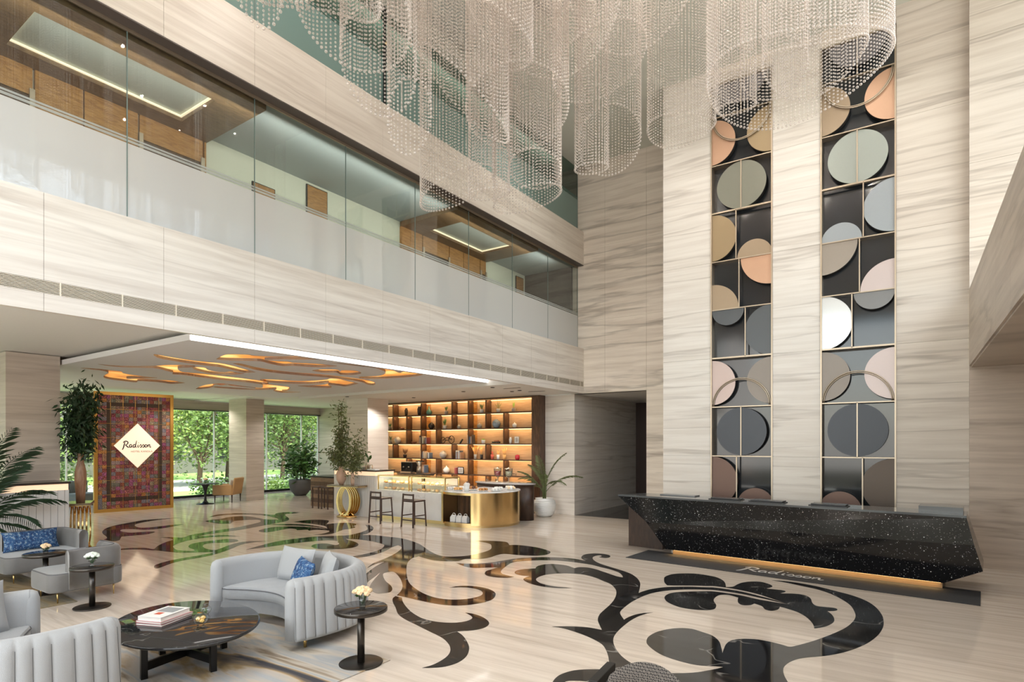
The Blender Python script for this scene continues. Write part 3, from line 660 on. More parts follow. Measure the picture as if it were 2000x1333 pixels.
INL.append(('curling leaf beside the round side table', path(
 ('6', [(740,674,1),(745,700),(770,740),(820,790),(900,835),(1000,860),(1120,870),(1220,862),(1280,842),(1285,820),(1235,790,1),(1300,800),(1370,825),(1415,858),(1418,885),(1380,910),(1300,928),(1170,938,1),(1215,970),(1250,1020),(1265,1070),(1245,1130),(1180,1180),(1080,1212),(980,1222),(898,1223,1),(990,1195),(1070,1150),(1110,1110),(1118,1070),(1100,1030),(1050,985),(950,935),(850,885),(760,840),(710,800),(690,750),(670,710),(668,680),(690,661,1)]))))
INL.append(('small leaf tip behind the curved sofa', path(('6', [(60,325),(120,318),(190,325),(205,336),(150,345),(90,342)]))))
INL.append(('long double curl between sofa and garden windows', path(
 ('5', [(250,462,1),(330,448),(420,443),(500,445),(560,453),(590,430),(640,405),(715,380,1),(690,370),(615,362,1),(700,361),(790,362),(850,343),(950,325),(1080,303),(1200,285),(1300,265),(1370,248),(1396,238),(1385,225)]),
 ('1', [(920,777),(820,782),(730,792),(690,818,1),(600,822),(500,812),(400,792,1),(480,778),(590,765),(650,750),(720,742),(800,738),(900,740),(1000,757),(1090,772),(1228,775,1),(1190,755),(1100,735),(1000,725),(850,718),(650,722),(440,750,1),(520,722),(650,710),(800,704),(1000,708),(1130,720),(1180,720,1),(1200,705),(1260,695),(1350,690),(1465,696,1),(1380,707),(1310,712),(1300,728),(1338,762),(1320,788),(1230,808),(1100,832),(950,862),(800,887),(600,915),(430,940),(300,965,1),(400,957),(550,950),(680,950),(800,965,1),(680,963),(520,969),(380,981),(250,1001),(150,1026),(80,1051)]),
 ('5', [(712,432),(725,450),(760,462),(850,468),(880,460),(840,443),(834,428),(860,412),(930,398),(1050,383),(1130,375),(1200,377),(1222,388),(1190,398),(1110,403),(1020,405),(960,415),(945,432),(970,450),(1030,461),(1070,453),(1130,430),(1200,408),(1300,392),(1460,390,1),(1340,400),(1250,417),(1180,445),(1080,482),(950,515),(800,540),(700,565),(620,595),(580,605),(563,595),(580,575),(680,545),(800,522),(930,500),(1040,478,1),(950,479),(800,481),(700,477),(600,466),(500,459),(400,456)]))))
INL.append(('hooked curl in front of the patchwork panel', path(
 ('5', [(770,207,1),(650,215),(500,225),(380,245),(260,268),(190,290),(160,315),(165,335),(190,355),(195,368),(170,380,1),(240,392),(290,385),(300,372),(310,355,1),(430,345),(520,335),(570,318),(480,319),(390,325),(330,320),(300,310),(320,299),(400,298),(500,302),(620,292),(720,275),(795,260,1),(720,262),(620,274),(520,284),(450,285),(415,272),(425,257),(500,240),(620,222)]))))
INL.append(('feathered leaf near the gold ring console', path(
 ('1', [(1395,802,1),(1500,785),(1620,777),(1720,779),(1785,790),(1755,828,1),(1870,815),(2000,812),(2090,825),(2060,850,1),(2080,862),(2010,880),(1950,888),(1900,905),(1830,930),(1740,942),(1610,948,1),(1700,936),(1770,918),(1790,902),(1740,893),(1640,890),(1560,899,1),(1540,889),(1430,893,1),(1410,880),(1340,875),(1250,890),(1150,910),(1060,917),(1003,905),(1030,888),(1150,862),(1300,853),(1450,852),(1600,862),(1755,881,1),(1700,868),(1500,845),(1300,838),(1080,830,1),(1250,825),(1450,828),(1620,843),(1768,876,1),(1755,855),(1720,842),(1620,825),(1500,812)]))))
for lb, p in INL:
    l = loopz(p, 6)
    MB().prism([(q.x, q.y) for q in l], 0.0004, 0.0022).build('marble_inlay', INLAY, flo, label='polished black marble ' + lb)
MB().box(-8.5, -6.25, 15.86, 20.6, 0.0002, .0024).build('marble_threshold', INLAY, flo)

# ================================================================ reception desk (turned 4.9 degrees)
DR = radians(-4.9)
ex, ey = Vector((cos(DR), sin(DR), 0)), Vector((-sin(DR), cos(DR), 0))
P0 = on_z(1888, 1013, 1.08)                    # right end of the top front edge
def dplane(u, v, off):
    """pixel to the vertical plane parallel to the desk front, off metres in front of the top edge"""
    d = ray(u, v); o = Vector((0, 0, EYE)); t = (P0 - ey*off - o).dot(ey) / d.dot(ey); return o + d*t
def local(p): q = p - P0; return Vector((q.dot(ex), q.dot(ey), p.z))
TL, TR = local(dplane(1207, 972.5, 0)), Vector((0, 0, 1.08))
ML, MR = local(dplane(1262, 1020, .38)), local(dplane(1903, 1066, .38))
PR, PL = local(dplane(1920, 1117, .305)), None
BL, BR = local(dplane(1300, 1073, .24)), local(dplane(1843, 1140, .24))
BL.z = BR.z = (BL.z + BR.z)/2; TL.z = 1.08
desk = thing('reception_desk', 'long faceted black speckled granite reception desk in front of the disc screens', 'reception desk', (P0.x, P0.y, 0), DR)
D = .72
def back(p, z=None): return Vector((p.x, D, p.z if z is None else z))
LED_SHELF = emis('shelf_led', (1.0, .66, .30), 3.0)
mb = MB()
V = [TL, TR, MR, PR, BR, BL, ML, back(TL), back(TR), back(MR), back(PR), back(BR), back(BL), back(ML)]
V[7].x += .35; V[13].x += .35
mb.add(V, [(0,6,2,1),(6,5,4,3,2),(5,12,11,4),(4,11,10,3),(3,10,9,2),(2,9,8,1),(0,7,13,6),(6,13,12,5)], 0)
mb.f = [f[::-1] for f in mb.f]
body = mb.build('body', GRANITE, desk)
MB().add([TL, TR, back(TR), V[7]] + [p + Vector((0,0,.035)) for p in (TL, TR, back(TR), V[7])], [(0,3,2,1),(4,5,6,7),(0,1,5,4),(1,2,6,5),(2,3,7,6),(3,0,4,7)]).build('countertop', mat('granite_top', (.10,.105,.11), .12), desk)
MB().box(BL.x+.1, BR.x-.02, -.12, D-.05, 0.003, BL.z).build('plinth', mat('plinth_bronze', (.22,.15,.08), .5), desk)
MB().box(BL.x+.12, BR.x-.04, -.135, -.12, BL.z-.022, BL.z-.014).build('glow_strip', LED_SHELF, desk)
lamp('desk_glow', 'AREA', Vector((P0.x, P0.y, BL.z-.02)) + ex*(BL.x+BR.x)/2 - ey*.17, (0, 0, DR), 5, (1, .6, .22), shape='RECTANGLE', size=abs(BR.x-BL.x)-.1, size_y=.04)
MB().box(TR.x-.62, TR.x-.05, .35, D, 1.115, 1.20).build('service_ledge', mat('granite_ledge', (.16,.165,.17), .2), desk)
MB().box(TL.x+.75, TL.x+1.5, .45, D, 1.115, 1.135).build('service_ledge', MATS['granite_ledge'], desk)
MB().box(TL.x+.12, TL.x+.9, .25, D-.05, 0.003, 1.0).build('end_cupboard', WALNUT_DARK, desk)
# things on the desk: flat black trays / document holders
for i, (u, v, w, lb) in enumerate([(1408, 977, .60, 'black blotter tray on the left part of the reception desk'), (1490, 984, .62, 'black blotter tray in the middle of the reception desk'), (1612, 990, .6, 'black blotter tray right of the middle of the reception desk')]):
    xl = local(dplane(u, 985, 0)).x; p = P0 + ex*xl + ey*.30
    T = thing('blotter_tray', lb, 'tray', (p.x, p.y, 1.1155), DR)
    MB().box(-w/2, w/2, -.14, .14, 0, .012).build('base', BLACK, T)
    bevel(MB().box(-w/2+.03, w/2-.03, -.10, .16, .012, .035).build('cover', mat('tray_grey', (.05,.05,.055), .25) if 'tray_grey' not in MATS else MATS['tray_grey'], T), .006)
# black stone mat with the inlaid script
MA, MBp, MC, MD = on_z(1222, 1090), on_z(1915, 1185), on_z(1903, 1156), on_z(1260, 1075)
mat_o = thing('floor_mat', 'long charcoal mat with the hotel script along the front of the reception desk', 'mat', (MA.x, MA.y, 0), atan2(MBp.y-MA.y, MBp.x-MA.x))
ma = mat_o.rotation_euler.z; L = (MBp-MA).length
MB().box(0, L, 0, .98, .0025, .010).build('pile', mat('mat_charcoal', (.035,.037,.042), .75, bump=.3, bscale=200), mat_o)

# hand lettering: the hotel script as brush strokes (x, y, half width)
SCRIPT = [
 [(-.12,-.30,.03),(0,-.12,.05),(.10,.20,.055),(.18,.50,.05),(.24,.72,.035)],                # R stem
 [(.02,.60,.03),(.12,.76,.045),(.36,.84,.05),(.60,.74,.05),(.62,.56,.05),(.46,.40,.04),(.26,.33,.03)],
 [(.30,.34,.035),(.46,.20,.05),(.62,.06,.05),(.76,.0,.03)],
 [(1.12,.36,.03),(.98,.40,.04),(.84,.26,.045),(.86,.06,.045),(1.0,.04,.04),(1.12,.24,.035),(1.14,.36,.03),(1.14,.10,.04),(1.22,.02,.03)],
 [(1.60,.34,.03),(1.46,.40,.04),(1.32,.26,.045),(1.34,.06,.045),(1.48,.04,.04),(1.62,.26,.035)],
 [(1.78,.92,.025),(1.70,.60,.04),(1.64,.30,.04),(1.66,.06,.04),(1.76,.02,.03)],
 [(1.98,.38,.03),(1.94,.18,.04),(1.96,.04,.04),(2.06,.04,.03)], [(2.02,.60,.03),(2.06,.66,.04)],
 [(2.14,.10,.03),(2.30,.40,.035),(2.40,.30,.03),(2.44,.12,.04),(2.34,.02,.04),(2.22,.04,.03)],
 [(2.46,.10,.03),(2.66,.40,.035),(2.74,.30,.03),(2.78,.12,.04),(2.68,.02,.04),(2.56,.04,.03)],
 [(3.06,.38,.03),(2.92,.34,.045),(2.88,.14,.045),(3.0,.03,.04),(3.14,.12,.04),(3.16,.30,.04),(3.06,.38,.03)],
 [(3.28,.38,.03),(3.30,.20,.04),(3.28,.03,.03)], [(3.30,.16,.03),(3.42,.36,.04),(3.54,.34,.045),(3.54,.12,.04),(3.62,.02,.04),(3.76,.10,.02)],
]
def script_mesh(xf, mb, scale=1.0, z0=0, z1=.002, wt=1.0):
    for st in SCRIPT:
        pts = []; n = len(st)
        for i in range(n-1):
            a, b, c, d = (Vector(st[max(i-1, 0)]), Vector(st[i]), Vector(st[i+1]), Vector(st[min(i+2, n-1)]))
            for j in range(5):
                t = j/5; pts.append(0.5*((2*b)+(c-a)*t+(2*a-5*b+4*c-d)*t*t+(3*b-a-3*c+d)*t**3))
        pts.append(Vector(st[-1])); vs = []
        m = len(pts)
        for i, p in enumerate(pts):
            q = pts[min(i+1, m-1)] - pts[max(i-1, 0)]; q = Vector((q.x, q.y)).normalized(); nn = Vector((-q.y, q.x)) * p.z * wt
            for z in (z0, z1):
                vs.append(xf((p.x+nn.x)*scale, (p.y+nn.y)*scale, z)); vs.append(xf((p.x-nn.x)*scale, (p.y-nn.y)*scale, z))
        fs = []
        for i in range(m-1):
            a, b = 4*i, 4*i+4
            fs += [(a+2, a+3, b+3, b+2), (a, b, b+1, a+1), (a, a+2, b+2, b), (a+1, b+1, b+3, a+3)]
        mb.add(vs, fs)
    return mb
sx = on_z(1437, 1117) - MA; lx, ly = sx.dot(Vector((cos(ma), sin(ma), 0))), sx.dot(Vector((-sin(ma), cos(ma), 0)))
ex2 = on_z(1612, 1134) - MA; wd = ex2.dot(Vector((cos(ma), sin(ma), 0))) - lx
k = wd/3.9
script_mesh(lambda x, y, z: (lx + .1*k + x, ly*0 + .26 + y*1.15, z), MB(), k, .0102, .0125).build('script_lettering', mat('letter_silver', (.62,.63,.64), .5), mat_o)

# ================================================================ disc screens
SCR_GLASS = mat('screen_glass', (.020, .023, .027), .09, spec=.7)
def discmat(n, c, r=.42): return mat('disc_'+n, tuple(x*.78 for x in c), r, .55, var=.03)
DM = {'peach': discmat('peach', (.74,.46,.31)), 'tan': discmat('tan', (.47,.36,.25)), 'bronze': discmat('bronze', (.42,.31,.18)), 'olive': discmat('olive', (.27,.27,.22)),
      'sage': discmat('sage', (.42,.46,.42)), 'blue': discmat('blue', (.40,.44,.47)), 'slate': discmat('slate', (.085,.092,.105)), 'slate2': discmat('slate2', (.13,.14,.15)),
      'grey': discmat('grey', (.26,.26,.26)), 'taupe': discmat('taupe', (.29,.255,.225)), 'taupe2': discmat('taupe2', (.40,.35,.30)), 'pink': discmat('pink', (.62,.49,.45)), 'rose': discmat('rose', (.20,.125,.10)),
      'mirror': mat('disc_mirror', (.86,.88,.89), .12, .4), 'umber': discmat('umber', (.13,.10,.08)), 'violet': discmat('violet', (.25,.24,.26)), 'pinkpale': discmat('pinkpale', (.66,.56,.54))}
ZR = [.83, 1.92, 3.02, 4.12, 5.205, 6.29, 7.39, 8.46, 9.54, 10.26]
def clip_disc(cx, cz, r, x0, x1, z0, z1):
    pts = []
    for k in range(72):
        a = 2*pi*k/72; pts.append((min(max(cx+r*cos(a), x0), x1), min(max(cz+r*sin(a), z0), z1)))
    out = []
    for p in pts:
        if not out or (abs(p[0]-out[-1][0])+abs(p[1]-out[-1][1])) > 1e-5: out.append(p)
    return out
def disc_screen(X0, mirrored, C, label):
    T = thing('disc_screen', label, 'wall screen', (X0, 13.45, 0))
    Wd = 1.30
    fx = (lambda x: Wd-x) if mirrored else (lambda x: x)
    MB().box(0, Wd, .20, .22, .05, 10.26).build('dark_glass', SCR_GLASS, T)
    def bar(x0, x1, z0, z1, nm='bar', y0=-.01, y1=.06):
        MB().box(x0, x1, y0, y1, z0, z1).build(nm, CHAMP, T)
    bar(0, .028, .05, 10.29, 'frame_side', -.02, .22); bar(Wd-.028, Wd, .05, 10.29, 'frame_side', -.02, .22); bar(0, Wd, 10.255, 10.29, 'frame_top', -.02, .22)
    for i, z in enumerate(ZR[:-1]):
        h = .017 if i not in (3, 6) else .028
        bar(.02, Wd-.02, z-h/2-.003, z+h/2+.003, 'cross_bar', 0, .2 if i % 2 else .08)
    def mull(fr, r0, r1):
        x = fx(fr*Wd); bar(x-.011, x+.011, ZR[r0], ZR[r1], 'mullion', 0, .04)
    def disc(cx, cz, r, r0, m, x0=0.028, x1=Wd-.028, zlo=None, zhi=None, y=.045):
        pl = clip_disc(cx, cz, r, x0, x1, zlo if zlo is not None else ZR[r0]+.012, zhi if zhi is not None else ZR[r0+1]-.012)
        pl = [(fx(a), b) for a, b in pl]
        d_ = MB().prism(pl, y-.02, y, xf=lambda a, b, c: (a, c, b)).build('disc', DM[m], T)
        MB().prism(pl, y, y+.11, xf=lambda a, b, c: (a, c, b)).build('disc_backing', DARK, d_)
    def arc(cz, r, up):
        pts = [(Wd/2+r*cos(a), .0, cz+(r*sin(a) if up else -r*sin(a))) for a in [pi*k/28 for k in range(29)]]
        for rr, yy in ((r, -.005), (r-.03, .0)):
            MB().tube([(Wd/2+(p[0]-Wd/2)*rr/r, yy, cz+(p[2]-cz)*rr/r) for p in pts], .011, 8).build('arc_ring', CHAMP, T)
    mid = lambda r: (ZR[r]+ZR[r+1])/2
    mull(.43, 0, 1); disc(.028, mid(0)-.02, .55, 0, C[0]); disc(.95, .83+.02, .38, 0, C[1], x0=.43*Wd)
    mull(.5, 1, 2); disc(.65, mid(1), .525, 1, C[2])
    disc(.028, mid(2), .50, 2, C[3]); disc(Wd-.028, mid(2), .50, 2, C[4]); arc(3.03, .615, True)
    mull(.57, 3, 4); disc(.365, ZR[4]-.012, .345, 3, C[5], x1=.55*Wd); disc(Wd-.028, mid(3), .545, 3, C[6], x0=.58*Wd)
    mull(.47, 4, 5); disc(.028, ZR[4]+.012, .57, 4, C[7], x1=.46*Wd); disc(Wd-.028, ZR[5]-.012, .63, 4, C[8], x0=.49*Wd)
    mull(.42, 5, 6); disc(.028, mid(5), .52, 5, C[9], x1=.41*Wd); disc(.93, ZR[5]+.012, .36, 5, C[10], x0=.43*Wd)
    mull(.5, 6, 7); disc(.65, mid(6), .52, 6, C[11])
    disc(.028, mid(7), .50, 7, C[12]); disc(Wd-.028, mid(7), .50, 7, C[13]); arc(9.52, .615, False)
    mull(.5, 8, 9); disc(.65, 10.245, .50, 8, C[14])
    return T
disc_screen(-3.74, False, ['rose','rose','slate','pink','taupe','slate2','slate2','tan','peach','bronze','tan','olive','peach','bronze','violet'], 'left tall screen of dark glass and bronze discs in gold frames')
disc_screen(-1.53, True, ['umber','rose','slate','pinkpale','taupe','grey','mirror','pinkpale','taupe2','blue','blue','sage','peach','tan','violet'], 'right tall screen of dark glass and pastel discs with one white disc')
# ================================================================ crystal chandelier
def crystal(name):
    m = bpy.data.materials.new(name); m.use_nodes = True; n, l = m.node_tree.nodes, m.node_tree.links
    for x in list(n): n.remove(x)
    out = n.new('ShaderNodeOutputMaterial')
    tr = n.new('ShaderNodeBsdfTransparent'); tr.inputs[0].default_value = (.93, .90, .88, 1)
    gl = n.new('ShaderNodeBsdfGlossy'); gl.inputs['Roughness'].default_value = .2; gl.inputs[0].default_value = (1, .97, .95, 1)
    df = n.new('ShaderNodeBsdfDiffuse'); df.inputs[0].default_value = (.95, .88, .83, 1)
    tl = n.new('ShaderNodeBsdfTranslucent'); tl.inputs[0].default_value = (.92, .86, .80, 1)
    a = n.new('ShaderNodeMixShader'); a.inputs[0].default_value = .5; l.new(df.outputs[0], a.inputs[1]); l.new(tl.outputs[0], a.inputs[2])
    b = n.new('ShaderNodeMixShader'); b.inputs[0].default_value = .45; l.new(a.outputs[0], b.inputs[1]); l.new(gl.outputs[0], b.inputs[2])
    lw = n.new('ShaderNodeLayerWeight'); lw.inputs[0].default_value = .6
    mo = n.new('ShaderNodeMath'); mo.operation = 'MULTIPLY_ADD'; mo.inputs[1].default_value = .8; mo.inputs[2].default_value = .2; mo.use_clamp = True; l.new(lw.outputs['Facing'], mo.inputs[0])
    c = n.new('ShaderNodeMixShader'); l.new(mo.outputs[0], c.inputs[0]); l.new(tr.outputs[0], c.inputs[1]); l.new(b.outputs[0], c.inputs[2])
    l.new(c.outputs[0], out.inputs[0]); MATS[name] = m
    return m
CRY = crystal('crystal')
GAP, RB = .045, .0112
def at_depth(u, dep):
    d = ray(u, HY); return Vector((d.x*dep, d.y*dep, 0))
RINGS = []
def ring(u, dep, hw, z0, amp=0.0, ph=0.0, lobes=1, sq=1.0, rot=0.0, arc=None, sp=.052, wob=0.0):
    """curtain of strands hung along a closed loop; z0 + amp*sin(lobes*a + ph) is its lower edge"""
    c = at_depth(u, dep); r = hw*dep/F
    RINGS.append((c.x, c.y, r, r*sq, rot, z0, amp, ph, lobes, arc, sp, wob))
# right-hand group
ring(1552, 7.0, 163, 6.60, .10, .5, 2)
ring(1588, 7.3, 92, 6.95, .12, 1.0, 2)
ring(1640, 6.6, 60, 7.35, .10, 2.0, 1)
ring(1330, 9.0, 64, 7.05, .05, 0, 2)
ring(1438, 8.6, 36, 7.15, .05, 0, 1)
ring(1510, 7.8, 60, 7.20, .18, 3, 1)
# middle group
ring(1155, 8.6, 32, 6.25, .03, 0, 1)
ring(1190, 8.8, 60, 6.75, .30, 2.6, 1)
ring(1170, 7.6, 90, 7.15, .22, 1.6, 1)
ring(1045, 8.2, 50, 6.05, .12, 2.8, 1)
ring(1030, 8.6, 66, 5.80, .12, .8, 1)
ring(1010, 7.6, 100, 6.55, .20, 2.4, 1)
ring(1060, 6.6, 150, 7.05, .20, 1, 2)
# low loops in front of the balcony
ring(893, 8.6, 80, 5.95, .20, 1.2, 1, .75)
ring(955, 8.2, 40, 5.70, .05, 0, 1)
ring(905, 7.2, 88, 6.50, .55, 4.2, 1)
ring(920, 6.8, 120, 7.0, .28, 4.4, 1)
# left-hand group
ring(800, 6.8, 42, 6.0, .32, 2.2, 1)
ring(740, 6.4, 72, 6.35, .34, 2.5, 1)
ring(690, 5.9, 110, 6.55, .24, 2.8, 1)
ring(620, 5.6, 120, 6.62, .16, 3.0, 2)
ring(545, 5.3, 85, 6.62, .12, 2.9, 1)
ring(505, 5.6, 42, 6.40, .08, 0, 2)
ring(780, 5.6, 150, 7.0, .22, 3.2, 2)
ring(1230, 6.8, 120, 7.35, .15, .7, 2)
strands = []
for cx_, cy_, rx, ry, rot, z0, amp, ph, lobes, arc, sp, wob in RINGS:
    n = max(10, int(2*pi*sqrt((rx*rx+ry*ry)/2)/sp))
    for k in range(n):
        a = 2*pi*k/n
        x, y = rx*cos(a), ry*sin(a)
        strands.append((cx_ + x*cos(rot) - y*sin(rot), cy_ + x*sin(rot) + y*cos(rot), z0 + amp*sin(lobes*a + ph)))
strands = [s for s in strands if -8.1 < s[0] < .7 and s[1] < 13.1]
CH = thing('crystal_chandelier', 'huge chandelier of crystal bead strands hanging in wavy loops from the atrium ceiling', 'chandelier', (-3.6, 6.4, ZM-.02))
CO = Vector((-3.6, 6.4, ZM-.02))
MB().box(-4.3, 3.9, -3.9, 3.4, -.04, 0).build('ceiling_plate', mat('mirror_plate', (.75,.74,.72), .15, .6), CH)
strands.sort(key=lambda s: s[0]**2 + s[1]**2 + (s[2]-EYE)**2)
ZT = ZM - .08
_sm = {}
def strand_mesh(n):
    if n not in _sm:
        mb = MB(); pr = [(.0, -.0004)]
        for k in range(n):
            q = 1.5 if k == 0 else 1.0
            for t in (-1.45, -.95, -.45, 0, .45, .95, 1.45): pr.append((max(.0009, RB*q*cos(t)), k*GAP + RB + RB*q*sin(t)))
        mb.lathe(pr, 8)
        _sm[n] = mb.mesh('bead_strand', CRY)
    return _sm[n]
near = strands[::max(1, len(strands)//300)][:0] + strands[:300]
for x, y, z in near:
    o = bpy.data.objects.new('bead_strand', strand_mesh(int((ZT - z)/GAP))); COL.objects.link(o); o.parent = CH
    o.location = Vector((x, y, z)) - CO
pv = []; ps_ = []
for x, y, z in strands[300:]:
    for k in range(int((ZT-z)/GAP)): pv.append((x-CO.x, y-CO.y, z + k*GAP + RB - CO.z)); ps_.append(1.5 if k == 0 else 1.0)
me = bpy.data.meshes.new('bead_strands'); me.from_pydata(pv, [], []); me.materials.append(CRY)
at_ = me.attributes.new('bead_size', 'FLOAT', 'POINT'); at_.data.foreach_set('value', ps_)
bo = bpy.data.objects.new('bead_strands', me); COL.objects.link(bo); bo.parent = CH; bo['kind'] = 'stuff'
ng = bpy.data.node_groups.new('beads', 'GeometryNodeTree')
ng.interface.new_socket('Geometry', in_out='INPUT', socket_type='NodeSocketGeometry')
ng.interface.new_socket('Geometry', in_out='OUTPUT', socket_type='NodeSocketGeometry')
gi, go = ng.nodes.new('NodeGroupInput'), ng.nodes.new('NodeGroupOutput')
ico = ng.nodes.new('GeometryNodeMeshIcoSphere'); ico.inputs['Radius'].default_value = RB; ico.inputs['Subdivisions'].default_value = 2
sm = ng.nodes.new('GeometryNodeSetMaterial'); sm.inputs['Material'].default_value = CRY
ip = ng.nodes.new('GeometryNodeInstanceOnPoints')
na = ng.nodes.new('GeometryNodeInputNamedAttribute'); na.data_type = 'FLOAT'; na.inputs['Name'].default_value = 'bead_size'; ng.links.new(na.outputs[0], ip.inputs['Scale'])
ng.links.new(gi.outputs[0], ip.inputs['Points']); ng.links.new(ico.outputs[0], sm.inputs[0]); ng.links.new(sm.outputs[0], ip.inputs['Instance']); ng.links.new(ip.outputs[0], go.inputs[0])
bo.modifiers.new('beads', 'NODES').node_group = ng
print('strands', len(strands), 'beads', len(pv))
# warm points of light inside the chandelier
for i, (x, y) in enumerate([(-7.0, 3.6), (-6.2, 4.6), (-5.6, 5.9), (-4.6, 6.4), (-3.9, 5.2), (-3.2, 7.2), (-2.4, 6.2), (-1.6, 7.4), (-1.0, 6.4), (-2.6, 8.3)]):
    lamp('chandelier_light', 'POINT', (x, y, 10.1), (0, 0, 0), 50, (1, .92, .82), shadow_soft_size=.025)
# ================================================================ lounge furniture
BRLEG = mat('brass_leg', (.60,.42,.17), .3, 1.0)
SEAM = mat('seam_grey', (.17,.175,.18), .9)
PIPING = mat('piping_dark', (.10,.10,.11), .8)
# ---- crescent sofa (opening towards local -Y, centre of the loop at the origin) ----
def superarc(a0, a1, n, A, B, e=2.0):
    out = []
    for i in range(n+1):
        a = a0 + (a1-a0)*i/n; c, s = cos(a), sin(a)
        out.append((A*abs(c)**(2/e)*(1 if c >= 0 else -1), B*abs(s)**(2/e)*(1 if s >= 0 else -1), a))
    return out
def crescent_sofa(name, label, loc, rz):
    T = thing(name, label, 'sofa', loc, rz, 'channel-backed curved sofas')
    A, B, th = .95, .90, .15
    a0, a1 = radians(-20), radians(200); NCH = 36; SUB = 8
    n = NCH*SUB
    path_o = superarc(a0, a1, n, A, B, 2.35)
    def nrm(i):
        p, q = path_o[max(i-1, 0)], path_o[min(i+1, n)]; t = Vector((q[0]-p[0], q[1]-p[1])).normalized(); return Vector((t.y, -t.x))
    mb = MB(); vs = []; sec = [(0,.13,0),(0,.17,1),(0,.45,1),(0,.68,1),(.01,.735,.5),(.045,.765,0),(.105,.765,0),(.14,.735,0),(.15,.68,0),(.15,.40,0),(.15,.13,0)]
    m = len(sec)
    for i, p in enumerate(path_o):
        nn = nrm(i); ch = abs(sin(pi*(i % SUB)/SUB)) if i % SUB else 0.0
        for off, z, w in sec:
            bulge = .022*(ch**.7)*w - .004*(0 if ch else 1)*w
            fl = .06*(1 - z/.76) if off < .1 else 0      # foot flares outward slightly
            q = Vector((p[0], p[1])) + nn*(bulge + fl - off); vs.append((q.x, q.y, z))
    fs = []
    for i in range(n):
        for k in range(m-1): fs.append((i*m+k, (i+1)*m+k, (i+1)*m+k+1, i*m+k+1))
        fs.append((i*m+m-1, (i+1)*m+m-1, (i+1)*m, i*m))
    fs.append(tuple(range(m))); fs.append(tuple(n*m+k for k in range(m))[::-1])
    mb.add(vs, fs, 0, True); mb.build('channel_back', FAB_LT, T)
    sm_ = MB()
    for i in range(0, n+1, SUB):
        p = path_o[i]; nn = nrm(i); q = Vector((p[0], p[1]))
        pts_ = [(*(q + nn*(.06*(1-z/.76) + .0005))[:], z) for z in (.15, .3, .45, .6, .69)]
        sm_.tube(pts_, .0028, 4)
    bk_ = [o for o in T.children if o.name.startswith('channel_back')][0]
    sm_.build('channel_seams', SEAM, bk_)
    # rounded ends of the arms
    for i in (0, n):
        p = path_o[i]; nn = nrm(i); c = Vector((p[0], p[1])) - nn*(.075)
        mb = MB(); mb.lathe([(.078,.13),(.082,.4),(.078,.68),(.06,.74),(.02,.763),(.0001,.765)], 20, (c.x, c.y, 0)); mb.build('arm_end', FAB_LT, T)
    inner = [Vector((p[0], p[1])) - nrm(i)*.15 for i, p in enumerate(path_o)][::SUB]
    front = []
    pa, pb = inner[-1], inner[0]                    # left arm, right arm
    for k in range(1, 20):
        t = k/20; x = pa.x + (pb.x-pa.x)*t; y = pa.y*(1-t) + pb.y*t + .30*sin(pi*t)**1.0 - .03
        front.append((x, y))
    poly = [(p.x, p.y) for p in inner] + front
    def inset(d): 
        c = Vector((0, .35)); return [tuple(Vector(p) + (c-Vector(p)).normalized()*d) for p in poly]
    base = [(p[0], p[1]+.05) if j >= len(inner) else p for j, p in enumerate(poly)]
    MB().prism(base, .13, .30).build('seat_base', FAB, T)
    s = MB(); a = poly; b = inset(.02); nn = len(a); vs = []
    for z, L in ((.30, b), (.31, a), (.415, a), (.435, inset(.012)), (.445, inset(.04))): vs += [(p[0], p[1], z) for p in L]
    fs = [(r*nn+i, r*nn+(i+1) % nn, (r+1)*nn+(i+1) % nn, (r+1)*nn+i) for r in range(4) for i in range(nn)]
    s.add(vs, fs, 0, True)
    top = inset(.04); tr = tessellate_polygon([[Vector((p[0], p[1], 0)) for p in top]])
    s.add([(p[0], p[1], .445) for p in top], tr, 0, False); sc_ = s.build('seat_cushion', FAB, T)
    fp = [(p[0], p[1]-.002, .42) for p in [inner[-1]] + [Vector(q) for q in front] + [inner[0]]]
    MB().tube([(p[0], p[1], p[2]) for p in fp], .006, 6).build('piping', PIPING, sc_)
    for x, y in ((.84, -.20), (-.84, -.20), (.6, .56), (-.6, .56), (0, .36)):
        MB().lathe([(.014, 0), (.022, .13)], 12, (x, y, 0)).build('leg', BRLEG, T)
    return T
sofa_a = crescent_sofa('curved_sofa', 'curved pale grey sofa facing the camera with two grey cushions and a blue one', (-6.20, 4.17, .0), -.06)
sofa_b = crescent_sofa('curved_sofa', 'curved grey channel-backed sofa in the lower left corner, seen from behind', (-6.29, 1.74, .0), pi+.03)
def cushion(name, label, loc, size, rot, m, group=None, cat='cushion', piping=None):
    w, h, t = size; mb = MB(); N = 10; vs = []; fs = []
    for side in (1, -1):
        o = len(vs)
        for i in range(N+1):
            for j in range(N+1):
                u, v = 2*i/N-1, 2*j/N-1
                pin = 1 - .07*(1-abs(u)**2)*abs(v)**4 - .0; pin2 = 1 - .07*(1-abs(v)**2)*abs(u)**4
                z = side*t/2*((1-u**4)*(1-v**4))**.45
                vs.append((u*w/2*pin2, z, v*h/2*pin))
        for i in range(N):
            for j in range(N):
                a = o+i*(N+1)+j; q = (a, a+1, a+N+2, a+N+1); fs.append(q if side > 0 else q[::-1])
    mb.add(vs, fs, 0, True); o = mb.build(name, m)
    o.location = loc; o.rotation_euler = rot; tag(o, label, cat, group)
    return o
